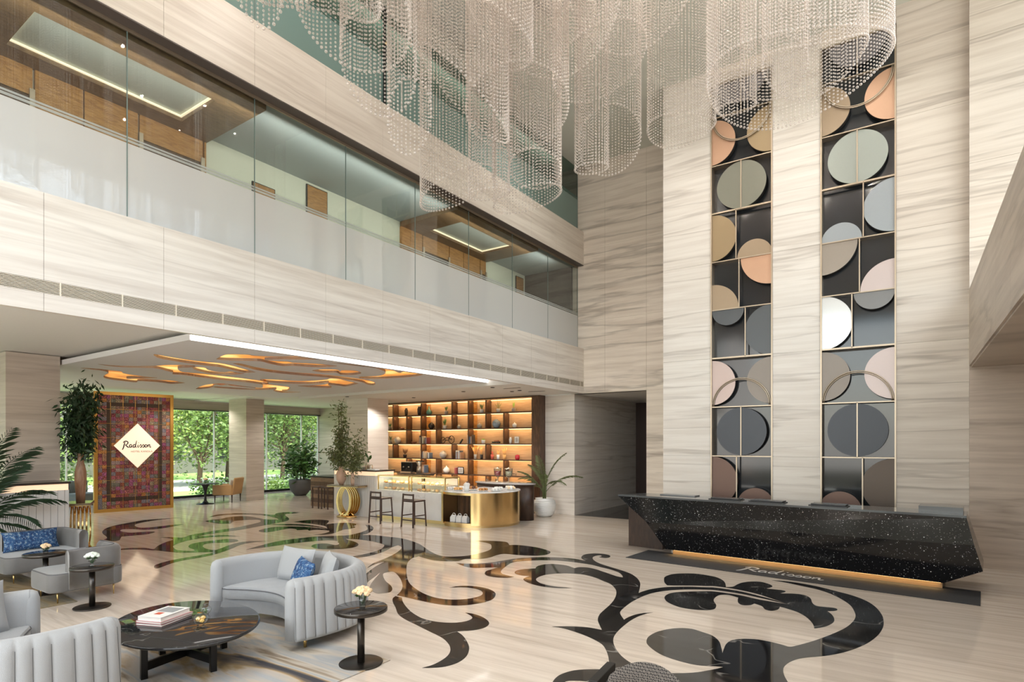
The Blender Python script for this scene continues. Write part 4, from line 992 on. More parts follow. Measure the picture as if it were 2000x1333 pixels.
def blue_print(name):
    m, n, l, b = base_mat(name); tc = n.new('ShaderNodeTexCoord')
    v = n.new('ShaderNodeTexVoronoi'); v.inputs['Scale'].default_value = 30; l.new(tc.outputs['Object'], v.inputs['Vector'])
    no = n.new('ShaderNodeTexNoise'); no.inputs['Scale'].default_value = 26; no.inputs['Detail'].default_value = 4; l.new(tc.outputs['Object'], no.inputs['Vector'])
    r = ramp(n, [(.32, (.012,.03,.10)), (.46, (.022,.075,.20)), (.58, (.05,.13,.27)), (.66, (.32,.40,.46)), (.74, (.06,.12,.25))]); l.new(no.outputs[0], r.inputs[0])
    mr = n.new('ShaderNodeMapRange'); mr.inputs[1].default_value = .18; mr.inputs[2].default_value = .1; l.new(v.outputs['Distance'], mr.inputs[0])
    mx = n.new('ShaderNodeMix'); mx.data_type = 'RGBA'; mx.inputs[7].default_value = (.55,.62,.66,1); l.new(mr.outputs[0], mx.inputs[0]); l.new(r.outputs[0], mx.inputs[6])
    l.new(mx.outputs[2], b.inputs['Base Color']); b.inputs['Roughness'].default_value = .8
    return m
BLUE = blue_print('blue_print')
cushion('back_cushion', 'large pale grey back cushion at the middle of the front-facing curved sofa', (-6.52, 4.62, .645), (.60, .44, .17), (radians(-16), 0, radians(4)), FAB_LT)
cushion('back_cushion', 'large pale grey back cushion at the right end of the front-facing curved sofa', (-5.93, 4.66, .63), (.56, .42, .16), (radians(-16), 0, radians(-30)), FAB_LT)
cushion('patterned_cushion', 'small blue patterned cushion leaning on the grey cushions of the curved sofa', (-6.16, 4.46, .60), (.40, .36, .14), (radians(-20), radians(6), radians(-14)), BLUE)
cushion('back_cushion', 'pale grey cushion cut by the left picture edge on the corner sofa', (-7.02, 1.60, .66), (.54, .50, .17), (radians(14), 0, radians(-78)), FAB_LT)

# ---- oval coffee table ------------------------------------------------------------
TBM = vein_black('table_marble', (.018,.018,.02), (.45,.44,.42), 1.6, .04, .006)
ct = thing('coffee_table', 'oval black marble coffee table with dark cross-braced legs', 'coffee table', (-5.98, 2.98, 0), radians(-12))
mb = MB(); A, B = .87, .645
mb.lathe([(.94, .385), (.985, .392), (1.0, .405), (.995, .418), (.975, .425), (.0001, .425)], 64, (0,0,0), 0, True, A, B); mb.build('table_top', TBM, ct)
lx_, ly_ = .29, .335
legs4 = [(x_*cos(1.13)-y_*sin(1.13), x_*sin(1.13)+y_*cos(1.13)) for x_, y_ in ((lx_, ly_), (-lx_, ly_), (-lx_, -ly_), (lx_, -ly_))]
for x, y in legs4:
    bevel(MB().box(x-.028, x+.028, y-.028, y+.028, .0102, .385).build('leg', BLACK, ct), .003)
MB().beam((*legs4[0], .12), (*legs4[2], .12), .03, .08).build('cross_rail', BLACK, ct)
MB().beam((*legs4[1], .121), (*legs4[3], .121), .03, .079).build('cross_rail', BLACK, ct)
for (a, b) in ((0, 1), (1, 2), (2, 3), (3, 0)):
    MB().beam((*legs4[a], .36), (*legs4[b], .36), .03, .04).build('top_rail', BLACK, ct)
bz = .425
BK = on_z(322, 1212, bz)
def book(label, loc, rz, size, cover, pages=(.85,.82,.75), cat='book', group=None, art=None):
    w, d, h = size
    T = thing('book', label, cat, loc, rz, group)
    c = mat('cover_'+str(len(MATS)), cover, .4)
    MB().box(-w/2, w/2, -d/2, d/2, 0, .003).box(-w/2, w/2, -d/2, d/2, h-.003, h).box(-w/2, -w/2+.004, -d/2, d/2, .003, h-.003).build('cover', c, T)
    MB().box(-w/2+.004, w/2-.004, -d/2+.004, d/2-.004, .003, h-.003).build('pages', MATS.get('pages') or mat('pages', pages, .9), T)
    if art:
        for x0, x1, y0, y1, col in art:
            MB().box(x0*w, x1*w, y0*d, y1*d, h, h+.0006).build('cover_print', mat('print_'+str(len(MATS)), col, .5), T)
    return T
book('dark red bottom book of the stack on the coffee table', (BK.x, BK.y, bz+.0005), radians(22), (.30, .40, .022), (.20,.06,.07))
book('pink-edged middle book of the stack on the coffee table', (BK.x+.002, BK.y+.004, bz+.0235), radians(19), (.30, .40, .020), (.55,.30,.30))
book('white top book with red and grey cover print on the coffee table', (BK.x-.004, BK.y, bz+.0445), radians(21), (.27, .37, .040), (.80,.80,.78), art=[(-.38, .38, -.02, .40, (.28,.30,.31)), (-.15, .12, -.26, -.08, (.55,.10,.05)), (-.40, -.28, .43, .46, (.6,.2,.15))])
PETAL_Y = mat('petal_yellow', (.85,.55,.18), .6, var=.2); PETAL_P = mat('petal_peach', (.86,.62,.38), .6, var=.2, vscale=20); PETAL_W = mat('petal_white', (.80,.86,.76), .6, var=.1, vscale=20)
STEM = mat('stem_green', (.10,.22,.07), .6)
WATER = thin_glass('bowl_glass', (.93, .95, .95), 2.2, .0)
def flower_head(parent, c, r, m, rnd, name='bloom', petals=14):
    mb = MB()
    for i in range(petals):
        ph = acos_(1 - 1.3*(i+.5)/petals); a = i*2.399
        d = Vector((sin(ph)*cos(a), sin(ph)*sin(a), cos(ph)))
        mb.blob(tuple(Vector(c) + d*r*.55), (r*.45, r*.45, r*.4), 8, 5, 0, .25, rnd)
    return mb.build(name, m, parent)
def acos_(x): return math.acos(max(-1, min(1, x)))
rn = random.Random(3)
def bouquet(name, label, loc, vase, spread, heads, hr, m, h=.13, stems=True):
    T = thing(name, label, 'flowers', loc)
    if vase == 'tumbler':
        MB().lathe([(.030, .002), (.040, .10), (.037, .10), (.028, .010), (.0001, .010)], 24).build('vase', WATER, T)
        MB().cyl((0, 0), .029, .012, .055, 16).build('water', thin_glass('water', (.85,.9,.87), .5) if 'water' not in MATS else MATS['water'], T)
    elif vase == 'goblet':
        MB().lathe([(.035, .001), (.012, .01), (.010, .03), (.045, .06), (.05, .11), (.047, .11), (.04, .062), (.0001, .04)], 24).build('vase', WATER, T)
    for i in range(heads):
        a = i*2.4; rr = spread*sqrt(i/heads); z = h + spread*.55*(1 - (rr/spread)**2)
        c = (rr*cos(a), rr*sin(a), z)
        flower_head(T, c, hr, m, rn)
    mb = MB()
    for i in range(7):
        a = i*.9; mb.tube([(0.01*cos(a), .01*sin(a), .03), (spread*.5*cos(a), spread*.5*sin(a), h)], .003, 5)
    mb.build('stems', STEM, T)
    mb = MB()
    for i in range(10):
        a = i*.63 + .2; r0, r1 = spread*.4, spread*.95; p = Vector((cos(a), sin(a), 0)); q = Vector((-sin(a), cos(a), 0))
        mb.add([p*r0 + Vector((0,0,h-.03)), p*(r0+r1)/2 + q*.02 + Vector((0,0,h-.01)), p*r1 + Vector((0,0,h-.025)), p*(r0+r1)/2 - q*.02 + Vector((0,0,h-.01))], [(0,1,2,3)])
    mb.build('leaves', LEAF, T)
    return T
# two glass globes on the coffee table
for i, (u, v, r, lb) in enumerate([(392, 1222, .062, 'round glass bowl holding yellow roses on the coffee table'), (402, 1200, .052, 'tilted clear glass bowl behind the yellow roses on the coffee table')]):
    p = on_z(u, v, bz)
    T = thing('glass_bowl', lb, 'vase', (p.x, p.y, bz))
    pr = [(r*.45, .001)] + [(r*cos(t), r + r*sin(t)) for t in [radians(x) for x in range(-55, 61, 10)]] + [(r*.42, r*1.93), (r*.5, r*2.02)]
    MB().lathe(pr, 32).build('bowl', WATER, T)
    if i == 0:
        for k in range(4): flower_head(T, (.024*cos(k*1.6), .024*sin(k*1.6), .045+.02*(k % 2)), .026, PETAL_Y, rn)
    else:
        MB().lathe([(r*.5, r*2.02), (r*.56, r*2.1)], 24).build('rim', WATER, T)

# ---- round pedestal tables -------------------------------------------------------------
BRZ = mat('dark_bronze', (.07,.062,.055), .28, .9)
TOPB = mat('black_glass_top', (.02,.018,.018), .04)
def side_table(label, loc, h=.56, r=.26, rb=.215):
    T = thing('side_table', label, 'side table', loc)
    MB().lathe([(rb*.98, .001), (rb, .006), (rb, .014), (rb*.97, .018), (.0001, .020)], 48).build('base', BRZ, T)
    MB().cyl((0, 0), .036, .018, h-.04, 24).build('column', BRZ, T)
    MB().lathe([(r*.97, h-.042), (r, h-.038), (r, h-.004), (r*.985, h)], 56).build('rim', BRZ, T)
    MB().lathe([(.0001, h+.0005), (r*.975, h+.0005), (r*.975, h-.01)], 56).build('glass_top', TOPB, T)
    return T
t1 = Vector((-4.535, 3.96, 0)); t2 = on_z(180, 1187); t3 = on_z(89, 1160) + Vector((-.0, .0, 0))
side_table('round black pedestal table at the right arm of the curved sofa', t1, .565)
side_table('round black pedestal table holding white hydrangea, between the grey lounge chairs', (t2.x, t2.y, 0), .56, .25)
side_table('round black pedestal table holding one peach rose, in front of the loveseat', (t3.x, t3.y, 0), .60, .27)
bouquet('rose_vase', 'glass tumbler of cream roses on the table right of the curved sofa', (t1.x+.0, t1.y+.02, .5665), 'tumbler', .085, 14, .032, PETAL_P, .135)
bouquet('hydrangea_vase', 'glass goblet of white hydrangea on the middle round table', (t2.x, t2.y, .5615), 'goblet', .075, 18, .028, PETAL_W, .12)
bouquet('rose_bowl', 'low peach rose arrangement on the farthest round table', (t3.x, t3.y, .6015), 'tumbler', .055, 6, .035, PETAL_P, .08)

# ---- tub loveseats ------------------------------------------------------------------------
def rounded_rect(x0, x1, y0, y1, r, n=6):
    out = []
    for cx_, cy_, a0 in ((x1-r, y1-r, 0), (x0+r, y1-r, pi/2), (x0+r, y0+r, pi), (x1-r, y0+r, 3*pi/2)):
        for k in range(n+1): a = a0 + pi/2*k/n; out.append((cx_+r*cos(a), cy_+r*sin(a)))
    return out
def soft_slab(poly, z0, z1, r=.03):
    mb = MB(); c = Vector((sum(p[0] for p in poly)/len(poly), sum(p[1] for p in poly)/len(poly)))
    def ins(d): return [tuple(Vector(p) + (c-Vector(p)).normalized()*d) for p in poly]
    lv = [(z0, ins(r)), (z0+r*.3, ins(r*.3)), (z0+r, poly), (z1-r, poly), (z1-r*.3, ins(r*.3)), (z1, ins(r))]; n = len(poly); vs = []
    for z, L in lv: vs += [(p[0], p[1], z) for p in L]
    mb.add(vs, [(k*n+i, k*n+(i+1) % n, (k+1)*n+(i+1) % n, (k+1)*n+i) for k in range(5) for i in range(n)], 0, True)
    for z, L, fl in ((z0, lv[0][1], 1), (z1, lv[-1][1], 0)):
        tr = tessellate_polygon([[Vector((p[0], p[1], 0)) for p in L]]); mb.add([(p[0], p[1], z) for p in L], [t[::-1] if fl else t for t in tr])
    return mb
def loveseat(label, loc, rz, flip=1, L=1.15, Dp=.82):
    """seat centred on origin, length along Y, back on -X, back wraps the +Y*flip end"""
    T = thing('velvet_loveseat', label, 'loveseat', loc, rz)
    x0, x1 = -Dp/2, Dp/2
    f = lambda pts: [(p[0], p[1]*flip) for p in pts]
    soft_slab(f(rounded_rect(x0, x1, -L/2, L/2, .14)), .16, .42, .03).build('seat', FAB_DK, T)
    t = .14; outer = []; inner = []
    yb = -L/2 + .22
    out_pts = [(x0, yb)] + [(x0, y) for y in (-.1, .15)] + [(x0 + .24*(1-cos(a)), L/2-.24 + .24*sin(a)) for a in [pi/2*k/8 for k in range(9)]] + [(x1-.30, L/2), (x1-.12, L/2)]
    P = [Vector(p) for p in out_pts]; N = []
    for i in range(len(P)):
        q = (P[min(i+1, len(P)-1)] - P[max(i-1, 0)]).normalized(); N.append(Vector((q.y, -q.x)))
    mb = MB(); sec = [(0,.18),(0,.66),(.02,.70),(.05,.72),(.09,.72),(.12,.70),(.14,.66),(.14,.36)]; m = len(sec); vs = []
    for p, nn in zip(P, N):
        for off, z in sec: vs.append((p.x + nn.x*(off-.015), (p.y + nn.y*(off-.015))*flip, z))
    fs = []
    for i in range(len(P)-1):
        for k in range(m): fs.append((i*m+k, (i+1)*m+k, (i+1)*m+(k+1) % m, i*m+(k+1) % m))
    fs.append(tuple(range(m))[::-1]); fs.append(tuple((len(P)-1)*m+k for k in range(m)))
    mb.add(vs, fs, 0, True); mb.build('wrap_back', FAB_DK, T)
    MB().tube([(p.x, p.y*flip, .722) for p in [P[i] + N[i]*.07 for i in range(len(P))]], .006, 6).build('piping', PIPING, T)
    pp = rounded_rect(x0+.012, x1-.012, -L/2+.012, L/2-.012, .13)
    MB().tube([(p[0], p[1]*flip, .41) for p in pp], .006, 6, closed=True).build('piping', PIPING, T)
    for x, y in ((x0+.09, -L/2+.12), (x1-.09, -L/2+.12), (x0+.09, L/2-.12), (x1-.09, L/2-.12)):
        MB().lathe([(.006, .0), (.013, .17)], 10, (x, y*flip, 0)).build('leg', BRLEG, T)
    return T
loveseat('grey velvet loveseat with blue cushion against the white counter', (-12.0, 3.56, 0), radians(4), 1, 1.15, .95)
loveseat('grey velvet loveseat turned away, behind the hydrangea table', (-9.95, 3.42, 0), radians(180), -1, .92, .80)
cushion('patterned_cushion', 'wide blue patterned cushion on the velvet loveseat at the left', (-12.17, 3.52, .585), (.78, .33, .15), (radians(-14), 0, radians(94)), BLUE)

# ---- patterned armchair at the lower edge ---------------------------------------------------
def key_fabric(name):
    m, n, l, b = base_mat(name); tc = n.new('ShaderNodeTexCoord')
    mp = n.new('ShaderNodeMapping'); mp.inputs['Scale'].default_value = (30, 30, 30); mp.inputs['Rotation'].default_value = (0, 0, .5); l.new(tc.outputs['Object'], mp.inputs['Vector'])
    br = n.new('ShaderNodeTexMagic'); br.turbulence_depth = 3; br.inputs['Scale'].default_value = 1.4; br.inputs['Distortion'].default_value = 1.6
    l.new(mp.outputs[0], br.inputs['Vector'])
    r = ramp(n, [(.42, (.02,.018,.018)), (.56, (.17,.15,.135))]); l.new(br.outputs['Fac'], r.inputs[0]); l.new(r.outputs[0], b.inputs['Base Color']); b.inputs['Roughness'].default_value = .9
    return m
KEY = key_fabric('key_fabric')
pc = thing('patterned_armchair', 'grey maze-patterned armchair with black wooden arm, cut by the bottom edge', 'armchair', (-1.30, 3.44, 0), radians(186))
mb = MB(); vs = []; N = 16; M = 10
for side, off in ((0, -.055), (1, .055)):
    for i in range(N+1):
        u = i/N*2-1
        for j in range(M+1):
            v = j/M; z = .30 + .59*v; xw = .33*(1-.30*v**2)*u
            edge = (max(0, 1-abs(u)**4)*max(0, 1-(v**8)))**.5
            zz = z - .10*abs(u)**2.2*v
            vs.append((xw, off*edge + .10*v + .05*u*u, zz))
fs = []
for s_ in (0, 1):
    o = s_*(N+1)*(M+1)
    for i in range(N):
        for j in range(M):
            a = o+i*(M+1)+j; q = (a, a+M+1, a+M+2, a+1); fs.append(q if s_ == 0 else q[::-1])
mb.add(vs, fs, 0, True); mb.build('backrest', KEY, pc)
soft_slab(rounded_rect(-.33, .33, -.56, .02, .08), .24, .42, .03).build('seat', KEY, pc)
for sx_ in (-1, 1):
    bevel(MB().box(sx_*.385-.03, sx_*.385+.03, -.34, .02, .62, .68).build('armrest', DARK, pc), .004)
    bevel(MB().box(sx_*.385-.03, sx_*.385+.03, -.34, -.28, 0, .62).build('leg', DARK, pc), .003)
    bevel(MB().box(sx_*.39-.03, sx_*.39+.03, -.04, .02, 0, .62).build('leg', DARK, pc), .003)
MB().box(-.36, .36, -.32, .0, .20, .24).build('seat_rail', DARK, pc)

# ---- rugs -------------------------------------------------------------------------------------
def rug_mat(name, cols, sc, offs=0):
    m, n, l, b = base_mat(name); g = n.new('ShaderNodeNewGeometry')
    mp = n.new('ShaderNodeMapping'); mp.inputs['Rotation'].default_value = (0, 0, .5); mp.inputs['Scale'].default_value = (sc*.55, sc*2.2, 1); mp.inputs['Location'].default_value = (offs, offs, 0)
    l.new(g.outputs['Position'], mp.inputs['Vector'])
    no = n.new('ShaderNodeTexNoise'); no.inputs['Scale'].default_value = .8; no.inputs['Detail'].default_value = 5; no.inputs['Distortion'].default_value = 2.2; l.new(mp.outputs[0], no.inputs['Vector'])
    r = ramp(n, cols); l.new(no.outputs[0], r.inputs[0])
    l.new(r.outputs[0], b.inputs['Base Color']); b.inputs['Roughness'].default_value = .95
    nb = n.new('ShaderNodeTexNoise'); nb.inputs['Scale'].default_value = 250; l.new(g.outputs['Position'], nb.inputs['Vector'])
    bp = n.new('ShaderNodeBump'); bp.inputs['Strength'].default_value = .4; bp.inputs['Distance'].default_value = .004; l.new(nb.outputs[0], bp.inputs['Height']); l.new(bp.outputs[0], b.inputs['Normal'])
    return m
R1 = rug_mat('rug_marbled', [(.30, (.05,.05,.06)), (.38, (.22,.17,.12)), (.42, (.38,.26,.12)), (.47, (.50,.43,.35)), (.54, (.36,.38,.40)), (.60, (.52,.47,.40)), (.68, (.24,.18,.12)), (.75,(.44,.45,.45))], .8)
R2 = rug_mat('rug_olive', [(.30, (.05,.045,.03)), (.42, (.16,.12,.065)), (.5, (.30,.22,.11)), (.58, (.20,.17,.12)), (.70, (.36,.29,.19))], 1.4, 4)
rugc = [on_z(330, 1213), on_z(600, 1222), on_z(712, 1262), on_z(770, 1360), on_z(300, 1500), on_z(-160, 1360), on_z(120, 1262)]
tag(MB().prism([(-7.75, .4), (-4.35, .4), (-4.35, 4.18), (-7.75, 4.18)], .0028, .0098).build('rug', R1), 'marbled gold, grey and black rug under the oval coffee table', 'rug')
tag(MB().prism([(-12.9, 2.55), (-9.55, 2.55), (-9.55, 3.28), (-11.7, 3.42), (-12.9, 3.42)], .0028, .0098).build('rug', R2), 'olive and brown rug under the two grey loveseats', 'rug')
# ================================================================ cafe
QUARTZ = marble('quartz', (.74,.74,.73), (.66,.66,.66), (.38,.38,.40), scale=(.8,.8,.8), lscale=(.8,.5,.9), rough=.2, linew=.012, lstr=.7)
RIB = mat('ribbed_white', (.70,.68,.65), .45)
TOPDK = mat('counter_top_dark', (.05,.035,.028), .2)
STRIP = emis('light_panel', (1.0, .70, .46), .55)
def ribbed_counter(label, x0, x1, y0, y1, h, faces, group=None):
    """white ribbed bar counter, glowing band and dark top; faces: 'S' (-Y) and/or 'E' (+X)"""
    T = thing('bar_counter', label, 'counter', ((x0+x1)/2, (y0+y1)/2, 0)); cx_, cy_ = (x0+x1)/2, (y0+y1)/2
    a, b, c, d = x0-cx_, x1-cx_, y0-cy_, y1-cy_
    MB().box(a+.02, b-.02, c+.02, d-.02, 0, h-.16).build('body', RIB, T)
    p = .085
    if 'S' in faces:
        k = a
        while k < b-.02: MB().box(k+.003, min(k+p, b)-.003, c, c+.02, 0, h-.16).build('rib', RIB, T); k += p
    if 'E' in faces:
        k = c
        while k < d-.02: MB().box(b-.02, b, k+.003, min(k+p*1.3, d)-.003, 0, h-.16).build('rib', RIB, T); k += p*1.3
    MB().box(a+.01, b-.01, c+.01, d-.01, h-.16, h-.04).build('light_band', STRIP, T)
    MB().box(a-.02, b+.02, c-.02, d+.02, h-.04, h).build('counter_top', TOPDK, T)
    return T
ribbed_counter('white ribbed bar counter with glowing band left of the pastry cases', -14.97, -13.10, 11.98, 12.75, 1.40, 'SE')
ribbed_counter('white ribbed counter with glowing band behind the loveseat at the left', -14.15, -13.38, 2.4, 4.46, 1.47, 'E')
# marble pastry counter with two glass cases
pcx, pcy = -11.75, 12.0
T = thing('pastry_counter', 'white marble counter with brass plinth behind the two bar stools', 'counter', (pcx, pcy, 0))
MB().box(-1.33, 1.33, 0, .72, .09, .84).build('marble_front', QUARTZ, T)
MB().box(-1.31, 1.33, .02, .70, 0, .09).build('brass_plinth', BRASS, T)
def bread(T, c, s, m, rnd):
    o = MB().blob(c, (s, s*.55, s*.4), 8, 5, 0, .2, rnd).build('pastry', m, T); return o
CRUST = [mat('crust_brown', (.50,.24,.08), .6, var=.3, vscale=30), mat('crust_gold', (.72,.42,.16), .6, var=.3, vscale=30), mat('crust_pale', (.80,.62,.40), .6, var=.2, vscale=30), mat('choc', (.12,.05,.03), .4), mat('berry', (.45,.06,.05), .4)]
rc = random.Random(11)
def display_case(label, x0, x1, h0, h1):
    cx_ = (x0+x1)/2; w = (x1-x0)/2
    T = thing('pastry_case', label, 'display case', (cx_, 12.03, h0)); H_ = h1-h0; d = .62
    for x in (-w, w-.03):
        for y in (0, d-.03): MB().box(x, x+.03, y, y+.03, 0, H_).build('brass_post', BRASS, T)
    for y in (0, d-.03): MB().box(-w+.03, w-.03, y, y+.03, H_-.03, H_).build('brass_rail', BRASS, T)
    for x in (-w, w-.03): MB().box(x, x+.03, .03, d-.03, H_-.03, H_).build('brass_rail', BRASS, T)
    MB().box(-w+.03, w-.03, .008, .014, .0, H_-.03).build('front_glass', MATS['window_glass'], T)
    MB().box(-w+.03, w-.03, .03, d-.03, H_-.008, H_-.003).build('top_glass', MATS['window_glass'], T)
    MB().box(-w+.04, w-.04, .10, d-.05, .19, .197).build('glass_shelf', mat('shelf_glass', (.80,.72,.60), .1, alpha=.55) if 'shelf_glass' not in MATS else MATS['shelf_glass'], T)
    MB().box(-w+.04, w-.04, d-.045, d-.04, .02, H_-.05).build('back_panel', CREAM, T)
    MB().box(-w+.05, w-.05, .05, .08, H_-.045, H_-.033).build('light_strip', LED_SOFT, T)
    lamp('case_light', 'AREA', (cx_, 12.12, h1-.06), (radians(20), 0, 0), 5, (1, .82, .58), shape='RECTANGLE', size=2*w-.2, size_y=.03)
    for lv in (.0, .197):
        k = -w+.14; ci_ = 0
        while k < w-.12:
            for y in (.2, .38):
                tag(MB().blob((cx_+k, 12.03+y, h0+lv+.035), (.072, .052, .040), 8, 5, 0, .25, rc).build('pastry', CRUST[rc.randrange(3)]), '%s pastry from left, %s row, %s of the %s' % (ORD[ci_], 'front' if y < .3 else 'back', 'floor' if lv == 0 else 'upper shelf', 'left glass case' if x0 < -12 else 'right glass case'), 'pastry', 'pastries on the %s of the %s' % ('floor' if lv == 0 else 'glass shelf', 'left glass case' if x0 < -12 else 'right glass case'))
            k += .17; ci_ += 1
    return T
display_case('left brass-framed glass pastry case on the marble counter', -13.05, -11.78, .841, 1.27)
display_case('right brass-framed glass pastry case on the marble counter', -11.70, -10.42, .841, 1.27)
MB_ = MB()
# curved brass counter
bcx, bcy, br = -9.88, 12.92, 1.10
T = thing('curved_counter', 'round-ended polished brass counter with open niche', 'counter', (bcx, bcy, 0))
def arcpts(r, a0, a1, n): return [(r*cos(a0+(a1-a0)*k/n), r*sin(a0+(a1-a0)*k/n)) for k in range(n+1)]
def shell(r0, r1, a0, a1, z0, z1, n, name, m):
    o = arcpts(r1, a0, a1, n); i = arcpts(r0, a0, a1, n)[::-1]
    ob = MB().prism(o+i, z0, z1).build(name, m, T)
    for p_ in ob.data.polygons:
        if abs(p_.normal.z) < .5: p_.use_smooth = True
    try: ob.data.set_sharp_from_angle(angle=radians(40))
    except Exception: pass
    return ob
MIRB = mat('brass_panel', (.80,.56,.26), .2, 1.0, bump=.04, bscale=4)
a_n = radians(-66)
shell(1.05, 1.10, a_n, radians(75), .06, .90, 60, 'brass_skin', MIRB)
shell(1.02, 1.085, radians(-118), radians(75), 0, .06, 60, 'brass_plinth', BRASS)
shell(1.02, 1.10, radians(-118), a_n, .06, .11, 20, 'niche_sill', BRASS)
shell(1.02, 1.10, radians(-118), a_n, .84, .90, 20, 'niche_lintel', BRASS)
MB().box(-.56, -.50, -1.02, -.2, .06, .90).build('niche_side', BRASS, T)
MB().box(.40, .43, -.98, -.25, .06, .90).build('niche_side', BRASS, T)
for k in range(9): MB().box(-.49+k*.098, -.395+k*.098, -.42, -.38, .11, .84).build('slat', WALNUT if k % 2 else WALNUT_DARK, T)
MB().prism([(-.5, -.99), (.40, -.99), (.40, -.42), (-.5, -.42)], .085, .11).build('niche_floor', WALNUT_DARK, T)
MB().prism(arcpts(1.10, radians(-118), radians(75), 50) + [(-.50, 1.05), (-.52, -.9)], .90, .925).build('worktop', QUARTZ, T)
for i in range(3):
    x = [-10.10, -9.90, -9.70][i]; y = 12.02
    B_ = thing('takeaway_box', 'white gable takeaway box in the brass counter niche, %s' % ['leftmost of three', 'middle of three', 'rightmost of three'][i], 'box', (x, y, .111), 0, 'white takeaway boxes')
    MB().box(-.085, .085, -.06, .06, 0, .12).add([(-.085,-.06,.12),(.085,-.06,.12),(.085,.06,.12),(-.085,.06,.12),(-.07,-.006,.18),(.07,-.006,.18),(.07,.006,.18),(-.07,.006,.18)], [(0,1,5,4),(1,2,6,5),(2,3,7,6),(3,0,4,7),(4,5,6,7)]).build('carton', WHITE_GLOSS, B_)
    MB().tube([(-.05, 0, .18), (-.04, 0, .215), (0, 0, .228), (.04, 0, .215), (.05, 0, .18)], .009, 6).build('handle', WHITE_GLOSS, B_)
B_ = thing('wine_glass', 'tall stemmed glass at the right end of the brass niche', 'glass', (-9.56, 12.22, .111))
MB().lathe([(.04, .002), (.006, .01), (.006, .2), (.045, .26), (.04, .33)], 16).build('glass', GLASS, B_)
# back bar table with the drink dispensers
T = thing('serving_table', 'dark oval serving table with grey top behind the brass counter', 'counter', (-9.9, 14.1, 0))
MB().lathe([(.66, 0), (.66, 1.02)], 40, (0,0,0), 0, True, 1.5, .62).build('panel', WALNUT_DARK, T)
MB().lathe([(.0001, 1.0201), (.70, 1.0201), (.70, 1.055), (.0001, 1.055)], 40, (0,0,0), 0, True, 1.5, .62).build('top', mat('grey_top', (.35,.33,.32), .15), T)
for i, (x, col, lb) in enumerate([(-10.12, (.55,.05,.06), 'tall glass dispenser of red juice'), (-9.72, (.72,.66,.42), 'tall glass dispenser of pale yellow juice')]):
    B_ = thing('juice_dispenser', lb + ' on the serving table', 'dispenser', (x, 14.05, 1.056))
    MB().lathe([(.09, 0), (.085, .012), (.02, .03), (.018, .13), (.05, .15), (.06, .16)], 24).build('stand', CHAMP, B_)
    MB().lathe([(.07, .162), (.105, .20), (.115, .40), (.112, .40), (.10, .205), (.0001, .17)], 28).build('bowl', WATER, B_)
    MB().lathe([(.0001, .18), (.085, .205), (.10, .33), (.0001, .33)], 24).build('juice', mat('juice_'+str(i), col, .2, trans=.3), B_)
    MB().lathe([(.118, .40), (.12, .415), (.02, .425), (.015, .45), (.0001, .455)], 24).build('lid', CHAMP, B_)
    MB().box(-.012, .012, -.12, -.09, .17, .19).build('tap', CHAMP, B_)
PLATE = mat('white_plate', (.80,.79,.77), .3)
for i in range(6):
    a = i*1.05; x, y = -10.05 + .42*cos(a), 14.0 + .2*sin(a)
    if abs(x+10.12) < .14 or abs(x+9.72) < .14: continue
    tag(MB().lathe([(.032, .0), (.034, .09), (.030, .09), (.028, .006), (.0001, .006)], 16, (x, y, 1.056)).build('tumbler', WATER), 'clear tumbler by the juice dispensers, %s' % ['far right', 'back right', 'back left', 'far left', 'front left', 'front right'][i], 'glass', 'tumblers by the dispensers')
# food on the brass counter
for i, (x, y, kind) in enumerate([(-10.42, 12.28, 'cups'), (-10.28, 12.62, 'cups'), (-10.1, 12.2, 'cakes'), (-9.86, 12.55, 'choc'), (-9.78, 12.16, 'bowl'), (-9.42, 12.42, 'brown'), (-9.14, 12.62, 'eggs'), (-9.32, 12.98, 'eggs'), (-9.05, 13.2, 'tray'), (-9.3, 13.5, 'tray')]):
    lb = {'cups': 'white plate of small dessert cups', 'cakes': 'plate of golden cakes', 'choc': 'raised plate of chocolate pastries', 'bowl': 'white pot holding a cream dessert', 'brown': 'dish of brown bread rolls', 'eggs': 'plate of white meringues', 'tray': 'clear tray of wrapped sweets'}[kind]
    where = ['near the case', 'behind the first', 'above the niche', 'behind the cakes', 'at the niche edge', 'on the curve', 'on the right curve', 'behind the meringue plate on the curve', 'at the far right', 'at the back right'][i]
    B_ = thing('food_dish', lb + ' on the brass counter, ' + where, 'food', (x, y, .926)); B_.scale = (1.25, 1.25, 1.5)
    if kind == 'bowl':
        MB().lathe([(.05, 0), (.065, .10), (.06, .10), (.0001, .08)], 20).build('bowl', WHITE_GLOSS, B_); MB().blob((0, 0, .11), (.07, .07, .05), 10, 6, 0, .3, rc).build('cream', PLATE, B_)
        MB().blob((.02, .0, .16), (.025, .03, .02), 8, 5).build('topping', CRUST[3], B_); continue
    MB().lathe([(.07, 0), (.12, .014), (.118, .018), (.0001, .01)], 24).build('plate', PLATE, B_)
    for k in range(7):
        a = k*.9; rr = .07 if k else 0
        m = {'cups': PLATE, 'cakes': CRUST[1], 'choc': CRUST[0] if k % 2 else CRUST[3], 'brown': CRUST[0], 'eggs': WHITE_GLOSS, 'tray': CRUST[2] if k % 2 else PLATE}[kind]
        if kind == 'cups': MB().lathe([(.018, .012), (.026, .06), (.0001, .06)], 10, (rr*cos(a), rr*sin(a), 0)).build('dessert_cup', m, B_)
        else: MB().blob((rr*cos(a), rr*sin(a), .035 if kind != 'choc' else .05), (.032, .028, .026), 8, 5, 0, .3, rc).build('piece', m, B_)
